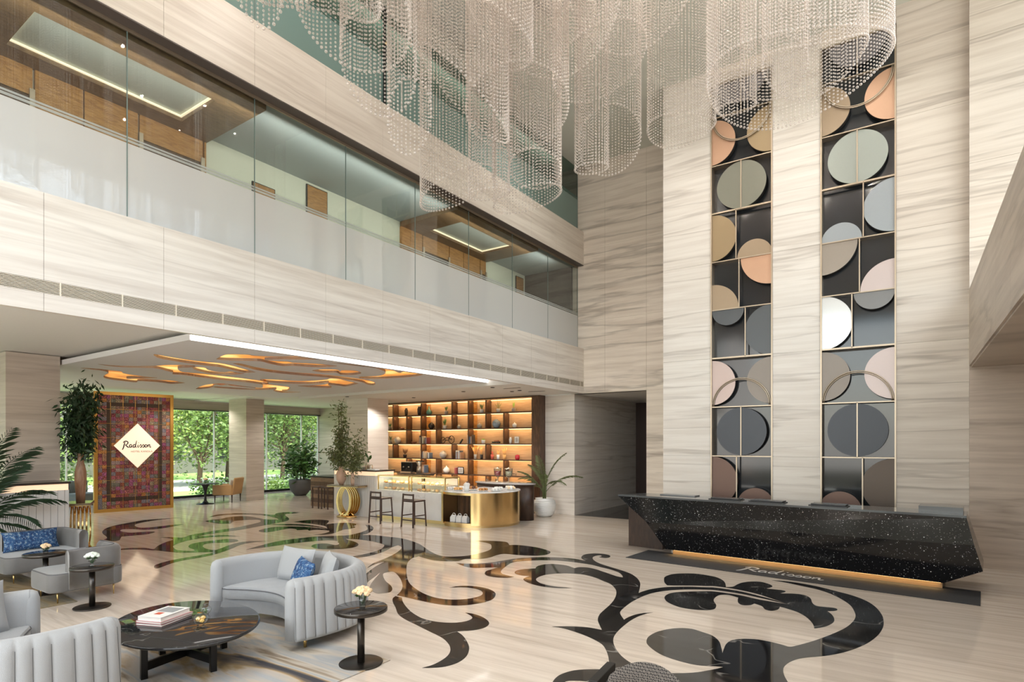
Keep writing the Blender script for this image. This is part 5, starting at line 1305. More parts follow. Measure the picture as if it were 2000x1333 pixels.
# espresso machine, cups, boxes and a sprig on the ribbed counter
T = thing('back_bar', 'dark timber back-bar cabinet behind the pastry cases', 'cabinet', (-12.4, 13.05, 0))
MB().box(-.62, .55, -.22, .12, 0, 1.26).build('cabinet', WALNUT_DARK, T); MB().box(-.64, .57, -.24, .14, 1.26, 1.30).build('top', TOPDK, T)
T = thing('espresso_machine', 'black and steel espresso machine on the back bar behind the left pastry case', 'coffee machine', (-12.72, 13.02, 1.3005)); T.scale = (.72,.72,.8)
bevel(MB().box(-.32, .32, -.18, .22, .05, .40).build('body', BLACK, T), .015)
MB().box(-.34, .34, -.20, .24, .40, .425).build('cup_tray', CHAMP, T)
MB().box(-.30, .30, -.24, -.16, 0, .06).build('drip_tray', CHAMP, T)
for k in (-.15, .15): MB().lathe([(.035, .2), (.035, .26)], 12, (k, -.2, 0)).build('group_head', CHAMP, T); MB().tube([(k, -.22, .21), (k, -.34, .19)], .012, 6).build('handle', BLACK, T)
for x, y in ((-.28, -.15), (.28, -.15), (-.28, .18), (.28, .18)): MB().cyl((x, y), .02, 0, .05, 10).build('foot', BLACK, T)
T = thing('coffee_grinder', 'steel coffee grinder beside the espresso machine on the back bar', 'coffee machine', (-12.30, 13.0, 1.3005))
MB().lathe([(.08, 0), (.07, .2), (.04, .22), (.09, .34), (.085, .35)], 16).build('body', CHAMP, T); MB().box(-.12, .2, -.02, .02, .35, .38).build('lid', BLACK, T)
for i in range(10):
    x, y = -14.15 + (i % 5)*.085, 12.25 + (i//5)*.09
    tag(MB().lathe([(.025, .001), (.038, .07), (.034, .07), (.022, .006), (.0001, .006)], 14, (x, y, 1.401)).build('glass_cup', WATER), '%s clear glass cup from the left in the %s row on the ribbed counter' % (ORD[i % 5], 'front' if i < 5 else 'back'), 'glass', 'glass cups on the ribbed counter')
JAR = [mat('jar_tan', (.70,.50,.33), .5), mat('jar_dark', (.35,.22,.14), .5), mat('jar_cream', (.80,.70,.56), .5)]
for i in range(5):
    x = -13.72 + (i % 3)*.09 - (.02 if i > 2 else 0); y = 12.2 + (i//3)*.14
    B_ = thing('snack_jar', 'jar of %s biscuits before the espresso machine, %s' % (['tan', 'dark', 'cream', 'dark', 'tan'][i], ['front left', 'front middle', 'front right', 'back left', 'back right'][i]), 'jar', (x, y, 1.401))
    MB().lathe([(.038, 0), (.040, .11), (.03, .13), (.0001, .13)], 16).build('jar', JAR[[0,1,2,1,0][i]], B_); MB().cyl((0, 0), .032, .13, .15, 14).build('lid', CHAMP, B_)
T = thing('leaf_sprig', 'single broad-leaved green sprig in a small vase on the ribbed counter', 'plant', (-13.98, 12.52, 1.401))
MB().lathe([(.03, 0), (.035, .06), (.015, .12), (.02, .14), (.0001, .13)], 16).build('vase', GLASS, T)
MB().tube([(0,0,.1),(.01,0,.3),(.0,0,.42)], .006, 6).build('stem', STEM, T)
def big_leaf(T, base, tip, w, m, name='leaf'):
    b, t = Vector(base), Vector(tip); d = t-b; s = d.cross(Vector((0,1,.3))).normalized()*w; up = Vector((0,-.02,.02))
    vs = [b, b+d*.3+s*.8, b+d*.65+s, t, b+d*.65-s, b+d*.3-s*.8, b+d*.5+up]
    return MB().add(vs, [(0,1,6),(1,2,6),(2,3,6),(3,4,6),(4,5,6),(5,0,6)], 0, True).build(name, m, T)
big_leaf(T, (0,0,.34), (-.20,0,.52), .055, LEAF); big_leaf(T, (0,0,.28), (.13,0,.44), .05, LEAF); big_leaf(T, (0,0,.22), (-.05,0,.36), .045, LEAF)
T = thing('menu_box', 'white stacked boxes at the right end of the ribbed counter', 'box', (-13.2, 12.1, 1.401)); 
MB().box(-.3, .05, -.08, .1, 0, .03).build('box_lid', WHITE_GLOSS, T)

# ---- bar stools -----------------------------------------------------------------------------
STW = wood('stool_wood', (.035,.018,.014), (.075,.04,.03))
def stool(label, loc, rz):
    T = thing('bar_stool', label, 'bar stool', loc, rz, 'dark bar stools at the marble counter')
    w, d, hs, hb = .20, .21, .66, .88
    for sx in (-1, 1):
        MB().beam((sx*(w+.02), -d-.03, .001), (sx*w*.93, -d+.01, hb), .030, .034, 0, (0,1,0)).build('leg', STW, T)
        MB().beam((sx*(w+.02), d+.03, .001), (sx*w*.95, d, hs), .028, .030, 0, (0,1,0)).build('leg', STW, T)
        MB().beam((sx*(w+.008), -d-.01, .30), (sx*(w+.008), d+.01, .30), .018, .028).build('side_stretcher', STW, T)
    MB().beam((-w-.01, d+.015, .19), (w+.01, d+.015, .19), .02, .03).build('footrest', STW, T)
    MB().beam((-w-.01, -d-.018, .19), (w+.01, -d-.018, .19), .02, .03).build('stretcher', STW, T)
    bevel(MB().box(-w-.01, w+.01, -d, d+.02, hs, hs+.045).build('seat', STW, T), .012)
    bevel(MB().box(-w+.005, w-.005, -d-.01, -d+.015, hb-.05, hb-.005).build('top_rail', STW, T), .006)
    bevel(MB().box(-w+.005, w-.005, -d-.012, -d+.012, hs+.05, hs+.085).build('lower_rail', STW, T), .006)
    return T
stool('dark wooden low-backed bar stool nearer the ribbed counter', (-12.17, 11.34, 0), radians(2))
stool('dark wooden low-backed bar stool nearer the brass counter', (-10.88, 11.30, 0), radians(-2))

# ---- timber block counter with two stools (far left) -----------------------------------------
T = thing('block_counter', 'striped timber block counter with dark top beside the gold ring console', 'counter', (-17.0, 13.45, 0))
for k in range(7): MB().box(-.5, .75, -.45, .45, .001+k*.145, .143+k*.145).build('timber_course', WALNUT if k % 2 else wood('oak_brown', (.16,.09,.05), (.27,.17,.10), (1,1,6)) if 'oak_brown' not in MATS else (WALNUT if k % 2 else MATS['oak_brown']), T)
MB().box(-.53, .80, -.48, .48, 1.016, 1.06).build('top', BLACK, T)
for i, (u, v) in enumerate([(622, 993), (640, 995)]):
    p = on_z(u, v); S_ = thing('square_stool', ['slim square dark stool at the timber block counter, left one', 'slim square dark stool at the timber block counter, right one'][i], 'bar stool', (p.x, p.y-.0, 0), 0, 'slim stools at the timber block')
    for sx in (-.16, .16):
        for sy in (-.12, .12): MB().box(sx-.015, sx+.015, sy-.015, sy+.015, 0, .70).build('leg', STW, S_)
    MB().box(-.18, .18, -.14, .14, .70, .74).build('seat', STW, S_)

# ---- gold ring consoles --------------------------------------------------------------------------
def ring_console(label, loc, rz, w=.62, h=.96, plain=False):
    T = thing('ring_console', label, 'console table', loc, rz, None)
    MB().box(-w, w, -.2, .2, h-.045, h).build('top', mat('console_top', (.20,.15,.09), .12, .3) if 'console_top' not in MATS else MATS['console_top'], T)
    MB().box(-w, w, -.2, .2, h-.055, h-.045).build('brass_edge', GOLD, T)
    rz_ = (h-.1)/2
    for k, off in enumerate((-.15, -.075, 0, .075, .15)):
        pts = [((.30+off*.35)*cos(a)*1.0, off*.9, .055+rz_+rz_*.98*sin(a)) for a in [2*pi*j/40 for j in range(40)]]
        mb = MB(); vs = []; n = len(pts)
        for j, p in enumerate(pts):
            c = Vector((0, p[1], .055+rz_)); d = (Vector(p)-c).normalized()
            t = .016 + .022*(1-max(0, sin(2*pi*j/n)))**1
            for oy, od in ((-.011, -t), (.011, -t), (.011, t), (-.011, t)): vs.append(Vector(p) + Vector((0, oy, 0)) + d*od)
        fs = []
        for j in range(n):
            q = (j+1) % n
            for k2 in range(4): fs.append((j*4+k2, q*4+k2, q*4+(k2+1) % 4, j*4+(k2+1) % 4))
        mb.add(vs, fs, 0, True); o = mb.build('brass_ring', GOLD, T)
        try: o.data.set_sharp_from_angle(angle=radians(40))
        except Exception: pass
    MB().lathe([(.30, .001), (.32, .02), (.28, .05), (.0001, .055)], 24, (0,0,0), 0, True, 1.1, .7).build('foot', GOLD, T)
    for k in range(7):
        a = k*.9; MB().tube([(.05*cos(a), .05*sin(a)*.6, .10), (.15*cos(a), .12*sin(a), .14), (.27*cos(a), .17*sin(a), .06)], [.03,.028,.015], 8).build('foot_scroll', GOLD, T)
    return T
ring_console('polished gold ring console with two vases before the ribbed counter', (-13.93, 11.62, 0), radians(8), .60)
ring_console('polished gold ring console beside the left white counter, carrying the tall vase', (-14.05, 4.88, 0), radians(-25), .36, 1.0)

# ---- bookcase ----------------------------------------------------------------------------------------
BX0, BX1, BY = -16.9, -9.87, 15.54
T = bc = thing('bookcase', 'wide walnut bookcase with warm shelf lighting and staggered dividers', 'bookcase', (0, BY, 0))
BACKP = wood('bookcase_back', (.40,.26,.15), (.52,.36,.22), scale=(.4,1,5))
MB().box(BX0, BX1, .29, .31, 0, 3.715).build('back', BACKP, T)
for u in ((826, 841), (917, 932)):
    a, b = on_y(u[0], 870, BY+.28).x, on_y(u[1], 870, BY+.28).x
    MB().box(a, b, .275, .289, 0, 3.70).build('amber_strip', AMBER_WOOD, T)
ZSH = [.61, 1.13, 1.655, 2.18, 2.70, 3.215]
for z in ZSH: MB().box(BX0, BX1, 0, .288, z-.018, z+.018).build('shelf', WALNUT, T)
MB().box(BX0, BX1, 0, .288, 3.67, 3.715).build('top_board', WALNUT, T)
MB().box(BX1, -9.56, -.01, .31, 0, 3.715).build('end_panel', WALNUT, T)
MB().box(BX0, BX1, .0, .288, 0, .1).build('plinth', WALNUT, T)
lv = ZSH + [3.67]
DIV = {5: [767.3, 822.3, 882.4, 914.3, 948.7], 4: [767.3, 793.8, 822.3, 852, 882.4, 914.3, 948.7, 983.7], 3: [793.8, 822.3, 852, 914.3, 983.7], 2: [767.3, 822.3, 882.4, 914.3, 948.7], 1: [793.8, 822.3, 852, 914.3, 983.7], 0: [822.3, 852, 882.4, 914.3, 948.7, 983.7]}
for r, us in DIV.items():
    for u in us:
        x = on_y(u, 870, BY).x; MB().box(x-.022, x+.022, 0, .286, lv[r]+.018, lv[r+1]-.018).build('divider', WALNUT, T)
for r in range(6):
    MB().box(BX0+.02, BX1-.01, .262, .274, lv[r+1]-.032, lv[r+1]-.019).build('led_strip', LED_SHELF, T)
    lamp('shelf_glow', 'AREA', (-13.2, BY+.06, lv[r+1]-.035), (radians(38), 0, 0), 17, (1, .62, .28), shape='RECTANGLE', size=6.6, size_y=.02)
SHY = BY + .13
def shx(u): return on_y(u, 870, SHY).x
V_BLUE = mat('vase_blue', (.25,.33,.40), .25, var=.5, vscale=25); V_DK = mat('vase_dark', (.04,.03,.025), .25); V_MIX = mat('vase_pattern', (.45,.42,.38), .3, var=.7, vscale=35)
TERRA = mat('terracotta', (.35,.13,.07), .5); TEALV = mat('vase_teal', (.10,.25,.22), .2); PINKV = mat('vase_pink', (.70,.52,.48), .4)
def vase_on(u, r, prof, m, label, cat='vase', extra=None, s=1.0):
    T = thing('shelf_vase', label, cat, (shx(u), SHY, ZSH[r]+.0185))
    MB().lathe([(a*s, b*s) for a, b in prof], 20).build('body', m, T)
    return T
ROUND = [(.05,0),(.10,.05),(.125,.12),(.10,.19),(.045,.225),(.05,.245),(.0001,.235)]
BOTTLE = [(.06,0),(.10,.06),(.09,.12),(.025,.2),(.022,.27),(.035,.29),(.0001,.28)]
TALL = [(.045,0),(.06,.1),(.065,.2),(.04,.25),(.05,.28),(.0001,.27)]
POT = [(.06,0),(.075,.14),(.07,.15),(.0001,.14)]
JARL = [(.06,0),(.10,.06),(.11,.13),(.07,.19),(.02,.2),(.015,.24),(.0001,.245)]
vase_on(793.5, 5, TALL, V_DK, 'slim dark banded vase on the top shelf, far left bay')
vase_on(819.0, 5, TALL, V_DK, 'dark carved figure vase beside the divider on the top shelf', s=1.15)
vase_on(838.0, 5, BOTTLE, TEALV, 'teal bottle vase on the top shelf against the amber strip', s=1.05)
vase_on(842.5, 4, ROUND, V_DK, 'dark square-shouldered vase on the second shelf by the amber strip', s=.95)
vase_on(776.5, 3, ROUND, WHITE_GLOSS, 'round white vase at the left of the third shelf', s=1.05)
vase_on(936.7, 4, JARL, V_MIX, 'small lidded pale jar on the second shelf right of the amber strip', s=.8)
vase_on(969.3, 4, ROUND, V_BLUE, 'round blue and white patterned vase on the second shelf', s=1.15)
vase_on(1005, 4, JARL, WHITE_GLOSS, 'white teapot-shaped jar at the right end of the second shelf', s=.7)
vase_on(896.5, 4, JARL, V_MIX, 'tiny grey lidded jar on the second shelf', s=.65)
vase_on(809, 3, [(.05,0),(.11,.06),(.10,.07),(.0001,.03)], TERRA, 'low terracotta bowl on the third shelf')
vase_on(865.5, 2, ROUND, V_MIX, 'grey patterned round vase on the fourth shelf', s=1.1)
vase_on(872.0, 1, [(.06,0),(.11,.06),(.12,.13),(.08,.20),(.03,.22),(.02,.27),(.0001,.26)], WHITE_GLOSS, 'white lidded ginger jar on the fifth shelf')
vase_on(997.0, 3, TALL, WHITE_GLOSS, 'slim white bottle near the right end of the third shelf', s=.75)
vase_on(1010.5, 2, [(.05,0),(.07,.05),(.065,.13),(.03,.15),(.0001,.15)], mat('red_glaze', (.55,.03,.05), .25), 'small bright red pot at the right end of the fourth shelf', s=1.1)
vase_on(983.5, 1, [(.04,0),(.05,.05),(.0001,.06)], V_MIX, 'tiny glass cup at the right of the fifth shelf') if False else None
def plant_pot(u, r, label, mpot, mleaf, n, hh, spread, thin=False):
    T = thing('shelf_plant', label, 'plant', (shx(u), SHY, ZSH[r]+.0185))
    MB().lathe([(a*.95, b*.8) for a, b in POT], 18).build('pot', mpot, T)
    rn2 = random.Random(int(u)); mb = MB()
    for k in range(n):
        a = k*2.4; t = Vector((spread*cos(a)*rn2.uniform(.5, 1), spread*.4*sin(a), .12+hh*rn2.uniform(.6, 1))); b = Vector((0, 0, .11)); d = t-b
        s = d.cross(Vector((0, 1, 0))).normalized()*(.008 if thin else .022)
        mb.add([b, b+d*.55+s, t, b+d*.55-s], [(0,1,2,3)])
    mb.build('leaves', mleaf, T)
    return T
plant_pot(871.5, 5, 'dark leafy plant in a grey pot on the top shelf', V_MIX, LEAF, 8, .18, .10)
plant_pot(869, 4, 'upright green plant in a white pot on the second shelf', WHITE_GLOSS, LEAF, 7, .32, .10)
plant_pot(941, 5, 'bushy plant in a white pot beside the amber strip on the top shelf', WHITE_GLOSS, LEAF_DRY, 10, .22, .11)
plant_pot(973.5, 5, 'branching orchid in a white pot on the top shelf', WHITE_GLOSS, LEAF, 7, .32, .22, True)
plant_pot(1003, 5, 'single stemmed plant in a pale pot at the right end of the top shelf', V_MIX, LEAF_LT, 4, .28, .06)
plant_pot(791, 2, 'red-leaved plant in a dark pot on the fourth shelf', V_DK, mat('leaf_red', (.20,.10,.05), .5, var=.5), 10, .30, .19)
plant_pot(944, 3, 'small yellow-green succulent on the third shelf', WHITE_GLOSS, LEAF_LT, 8, .05, .08)
plant_pot(762, 4, 'small green plant in the leftmost bay of the second shelf', V_MIX, LEAF, 8, .15, .08)
plant_pot(763, 3, 'yellow flowering plant at the left end of the third shelf', V_MIX, LEAF_DRY, 8, .2, .1)
REED = mat('reed', (.72,.42,.16), .7, var=.2); REEDR = mat('reed_red', (.60,.12,.08), .6)
def reeds(u, label, m, mv, n=14, h=.42, sp_=.12):
    T = thing('reed_vase', label, 'vase', (shx(u), SHY, ZSH[2]+.0185))
    MB().lathe([(.045,0),(.055,.16),(.05,.16),(.0001,.01)], 16).build('vase', mv, T)
    mb = MB(); rn2 = random.Random(int(u))
    for k in range(n):
        a = k*2.4; mb.tube([(0,0,.02), (sp_*.5*cos(a), sp_*.2*sin(a), h*.55), (sp_*cos(a)*rn2.uniform(.6,1.1), sp_*.4*sin(a), h*rn2.uniform(.8,1))], [.003,.005,.008], 4)
    mb.build('reeds', m, T); return T
reeds(928.5, 'glass vase of dried reeds by the amber strip on the fourth shelf', REED, V_MIX, 14, .42, .14)
reeds(940.5, 'narrow vase of tall dried stems left of the divider on the fourth shelf', REED, V_DK, 8, .42, .06)
reeds(961.5, 'slim red reed bundle on the fourth shelf', REEDR, REEDR, 8, .28, .04)
reeds(973, 'white vase of pale reeds on the fourth shelf', REED, WHITE_GLOSS, 9, .32, .07)
reeds(985, 'orange dried grass bundle on the fourth shelf', REED, REED, 14, .38, .10)
# toy bicycle, car, boat
T = thing('bicycle_model', 'dark metal bicycle ornament on the third shelf', 'ornament', (shx(874.5), SHY, ZSH[3]+.0185))
for x, r in ((-.22, .105), (.17, .13)):
    MB().tube([(x+r*cos(a), 0, r+.012+r*sin(a)) for a in [2*pi*k/20 for k in range(20)]], .012, 6, closed=True).build('wheel', V_DK, T)
    for k in range(3): MB().tube([(x+r*cos(k*1.05), 0, r+.012+r*sin(k*1.05)), (x-r*cos(k*1.05), 0, r+.012-r*sin(k*1.05))], .004, 4).build('spokes', V_DK, T)
MB().tube([(-.22,0,.12),(-.08,0,.2),(.06,0,.20),(.17,0,.14)], .013, 6).build('frame', V_DK, T); MB().tube([(-.10,0,.12),(.04,0,.12),(.12,0,.26)], .016, 6).build('engine', V_DK, T); MB().box(-.04,.10,-.03,.03,.22,.25).build('saddle', TERRA, T)
T = thing('car_model', 'small dark toy car at the right of the third shelf', 'ornament', (shx(969), SHY, ZSH[3]+.0185))
bevel(MB().box(-.15,.15,-.05,.05,.025,.065).build('body', V_DK, T), .01); bevel(MB().box(-.06,.10,-.045,.045,.065,.11).build('cabin', TERRA, T), .01)
for x in (-.09,.09):
    for y in (-.05,.05): MB().lathe([(.025,-.01),(.025,.01)], 12).build('wheel', BLACK, T).location = (x, y, .026); 
T = thing('animal_figure', 'dark reclining animal ornament on the second shelf', 'ornament', (shx(785.5), SHY, ZSH[4]+.0185))
MB().blob((0,0,.045), (.11,.04,.045), 10, 6).build('body', TERRA, T); MB().blob((-.10,0,.085), (.035,.03,.03), 8, 6).build('head', TERRA, T)
T = thing('abstract_figure', 'small dark slanted ornament on the third shelf', 'ornament', (shx(900.5), SHY, ZSH[3]+.0185))
MB().beam((-.05,0,.0),(.07,0,.15),.05,.035).build('figure', V_DK, T)
for i, (u, r, w_, lb) in enumerate([(901, 1, .13, 'black and white framed picture standing on the fifth shelf'), (1010.5, 3, .10, 'small pale framed picture at the right end of the third shelf'), (814.5, 1, .08, 'narrow dark framed picture at the left of the fifth shelf')]):
    T = thing('photo_frame', lb, 'picture frame', (shx(u), SHY-.04, ZSH[r]+.0185)); h = .22
    MB().box(-w_, w_, 0, .02, 0, h*1.1).build('frame', BLACK if i != 1 else CHAMP, T); MB().box(-w_+.025, w_-.025, -.004, -.0005, .025, h*1.1-.025).build('print', WHITE_GLOSS, T); MB().box(-w_+.05, w_-.05, -.006, -.0045, .05, h*1.1-.05).build('image', V_MIX, T)
BCOL = [(.62,.60,.56),(.12,.12,.14),(.35,.08,.08),(.10,.16,.26),(.72,.66,.52),(.22,.30,.24),(.50,.30,.18),(.30,.26,.32),(.75,.74,.72),(.08,.07,.07)]
BM = [mat('spine_%d' % i, c, .5) for i, c in enumerate(BCOL)]
_books = 0
def book_row(u0, r, n, where, h0=.26, seed=1):
    rb_ = random.Random(seed); x = shx(u0)
    for k in range(n):
        w_ = rb_.uniform(.024, .045); h = h0*rb_.uniform(.8, 1.08); d = rb_.uniform(.15, .19)
        T = thing('book', '%s book from left, %s' % (ORD[k], where), 'book', (x+w_/2, SHY-.02, ZSH[r]+.0185), 0, 'books ' + where)
        m = BM[rb_.randrange(len(BM))]
        MB().box(-w_/2, w_/2, -d/2, d/2, 0, h).build('cover', m, T)
        MB().box(-w_/2+.004, w_/2-.004, -d/2+.004, d/2+.002, h, h+.001).build('pages', MATS['pages'], T)
        x += w_+.002
book_row(818.5+3.5, 3, 5, 'by the left amber strip on the third shelf', .27, 2); book_row(833, 3, 4, 'right of the left amber strip on the third shelf', .23, 3)
book_row(911, 3, 3, 'at the right amber strip divider on the third shelf', .28, 4) if False else None
book_row(916.5, 3, 6, 'at the right amber strip on the third shelf', .29, 5)
book_row(824.5, 2, 7, 'by the left amber strip on the fourth shelf', .26, 6); book_row(838.5, 2, 3, 'beyond the left amber strip on the fourth shelf', .24, 7)
book_row(893.5, 2, 7, 'left of the centre divider on the fourth shelf', .27, 8)
book_row(824, 1, 7, 'by the left amber strip on the fifth shelf', .26, 9)
book_row(803, 1, 3, 'at the left of the fifth shelf', .24, 10); book_row(909, 1, 2, 'beside the picture frame on the fifth shelf', .24, 12) if False else None
book_row(891.5, 1, 2, 'behind the picture frame on the fifth shelf', .22, 13)
for k in range(5): tag(MB().lathe([(.02,0),(.03,.09),(.026,.09),(.0001,.01)], 12, (shx(993+k*3.6), SHY, ZSH[1]+.0186)).build('glass_cup', WATER), '%s small glass from the left at the right end of the fifth shelf' % ORD[k], 'glass', 'glasses at the right end of the fifth shelf')

# ---- patchwork panel with the hotel sign ------------------------------------------------------------
A_, B_pt = Vector((-21.28, 7.74, 0)), Vector((-20.95, 9.98, 0))
ang = atan2(B_pt.y-A_.y, B_pt.x-A_.x); LW = (B_pt-A_).length; PH = 3.86
T = thing('patchwork_panel', 'tall red patchwork textile panel in a gold frame with white diamond sign', 'wall hanging', (A_.x, A_.y, 0), ang)
# local x along the panel, visible face looks to -y
fw = .10
for nm, a in (('frame_side', (0, fw, -.06, .06, .0, PH)), ('frame_side', (LW-fw, LW, -.06, .06, 0, PH)), ('frame_rail', (fw, LW-fw, -.06, .06, 0, fw)), ('frame_rail', (fw, LW-fw, -.06, .06, PH-fw, PH))):
    MB().box(*a).build(nm, mat('gilt_frame', (.50,.27,.06), .4, .7) if 'gilt_frame' not in MATS else MATS['gilt_frame'], T)
MB().box(fw, LW-fw, -.02, .04, fw, PH-fw).build('backing', WALNUT_DARK, T)
PC = [(.22,.055,.06),(.26,.08,.08),(.17,.035,.045),(.25,.13,.075),(.17,.095,.075),(.22,.17,.11),(.24,.065,.14),(.34,.14,.04),(.13,.12,.09),(.20,.05,.035),(.24,.17,.16),(.15,.13,.15),(.28,.075,.085)]
PM = []; PC = [tuple(v_*1.3 for v_ in c) for c in PC]
for i, c in enumerate(PC):
    m, n, l, b = base_mat('patch_%d' % i); tc = n.new('ShaderNodeTexCoord')
    v = n.new('ShaderNodeTexVoronoi'); v.inputs['Scale'].default_value = 22 + i*3; l.new(tc.outputs['Object'], v.inputs['Vector'])
    r = ramp(n, [(.1, tuple(min(1, x*1.9+.05) for x in c)), (.3, c), (.6, tuple(x*.5 for x in c))]); l.new(v.outputs['Distance'], r.inputs[0]); l.new(r.outputs[0], b.inputs['Base Color']); b.inputs['Roughness'].default_value = .85
    PM.append(m)
PDK = mat('patch_dark', (.045,.025,.015), .8, var=.5, vscale=30)
rp = random.Random(5); mb = MB(); nx, nz = 17, 31; pw, pz = (LW-2*fw)/nx, (PH-2*fw)/nz
for i in range(nx):
    for j in range(nz):
        ring_ = min(i, j, nx-1-i, nz-1-j); x0, z0 = fw+i*pw, fw+j*pz
        dk = ring_ == 2
        th = .024 + rp.uniform(0, .008)
        mi = len(PM) if dk else rp.randrange(len(PM))
        mb.box(x0+.003, x0+pw-.003, -th, -.018, z0+.003, z0+pz-.003, mi)
mb.build('patches', PM+[PDK], T, kind='stuff')
mb = MB()
for k in range(8): mb.box(fw, LW-fw, -.0345, -.033, fw+k*(PH-2*fw)/8-.004, fw+k*(PH-2*fw)/8+.004)
for k in range(6): mb.box(fw+k*(LW-2*fw)/6-.004, fw+k*(LW-2*fw)/6+.004, -.0345, -.033, fw, PH-fw)
mb.build('gold_threads', MATS['gilt_frame'], T)
dc, dw_, dh = (LW*.525, 2.13), .66, .73
MB().prism([(dc[0]-dw_, dc[1]), (dc[0], dc[1]-dh), (dc[0]+dw_, dc[1]), (dc[0], dc[1]+dh)], .036, .075, xf=lambda x, y, z: (x, -z, y)).build('diamond_sign', emis('sign_face', (1.0, .80, .62), .36), T)
INK = mat('ink', (.02,.02,.025), .5)
script_mesh(lambda x, y, z: (dc[0]-.41+x, -z, dc[1]-.06+y*1.15), MB(), .215, .0755, .079, 1.4).build('script_lettering', INK, T)
def text(s, size, mt, parent, loc, rot, ext=.001, name='lettering', align='CENTER'):
    c = bpy.data.curves.new(name, 'FONT'); c.body = s; c.size = size; c.extrude = ext; c.align_x = align; c.materials.append(mt)
    tmp = bpy.data.objects.new(name + '_curve', c); COL.objects.link(tmp); bpy.context.view_layer.update()
    me = bpy.data.meshes.new_from_object(tmp.evaluated_get(bpy.context.evaluated_depsgraph_get())); bpy.data.objects.remove(tmp)
    o = bpy.data.objects.new(name, me); COL.objects.link(o); o.parent = parent; o.location = loc; o.rotation_euler = rot; return o
text('HOTEL KANDLA', .085, mat('ink_brown', (.20,.12,.08), .5), T, (dc[0]+.12, -.0765, dc[1]-.22), (pi/2, 0, 0))
lamp('sign_wash', 'AREA', (-19.4, 8.9, 3.7), (radians(0), radians(32), 0), 14, (1, .85, .68), shape='RECTANGLE', size=.4, size_y=2.0)

# ---- armchair and tulip table by the garden window ------------------------------------------------------
p = on_z(401, 985)
T = thing('tulip_table', 'small black tulip pedestal table by the garden window', 'side table', (p.x, p.y, 0))
MB().lathe([(.30,.001),(.29,.012),(.12,.04),(.05,.12),(.035,.25),(.045,.45),(.09,.62),(.14,.70),(.15,.72)], 28).build('pedestal', BLACK, T)
MB().lathe([(.0001,.72),(.46,.725),(.47,.735),(.465,.745),(.0001,.745)], 36).build('top', BLACK, T)
bouquet('table_flowers', 'little vase of orange flowers on the tulip table', (p.x, p.y, .746), 'tumbler', .08, 7, .04, PETAL_P, .13)
LEATH = mat('tan_leather', (.45,.26,.11), .5); CUSHG = mat('seat_beige', (.50,.43,.36), .8)
ac = Vector((-21.32, 12.12, 0))
T = thing('tan_armchair', 'tan leather armchair on turned legs beside the garden window column', 'armchair', (ac.x, ac.y, 0), radians(-56))
bevel(MB().box(-.34, .34, -.36, .30, .30, .46).build('seat', CUSHG, T), .03)
for sx in (-1, 1): bevel(MB().box(sx*.34, sx*.40, -.36, .36, .28, .66).build('arm', LEATH, T), .02)
mb = MB(); mb.add([(-.38,.30,.28),(.38,.30,.28),(.38,.38,.28),(-.38,.38,.28),(-.36,.42,.93),(.36,.42,.93),(.36,.49,.90),(-.36,.49,.90)], [(0,3,2,1),(4,5,6,7),(0,1,5,4),(1,2,6,5),(2,3,7,6),(3,0,4,7)]); bevel(mb.build('back', LEATH, T), .03)
for x in (-.33, .33):
    for y in (-.30, .34): MB().lathe([(.014,0),(.028,.29)], 10, (x, y, 0)).build('leg', WALNUT_DARK, T)
cushion('seat_cushion', 'grey cushion on the tan leather armchair', tuple(ac + Vector((.18,.12,.66))), (.42,.36,.14), (radians(-12), 0, radians(-56)), CUSHG)
p = on_z(160, 985)
T = thing('grey_sofa_end', 'end of a grey sofa glimpsed beyond the tall vase, left of the patchwork panel', 'sofa', (p.x+.2, p.y, 0), radians(20))
bevel(MB().box(-.5, .35, -.4, .4, .12, .42).build('seat', FAB_DK, T), .04); bevel(MB().box(-.5, -.3, -.4, .4, .40, .85).build('back', FAB_DK, T), .04)
for x in (-.4, .25):
    for y in (-.3, .3): MB().cyl((x, y), .02, 0, .12, 8).build('leg', BLACK, T)
cushion('dark_cushion', 'small black cushion on the glimpsed grey sofa', (p.x+.05, p.y, .60), (.36,.32,.12), (radians(-14), 0, radians(20)), BLACK)
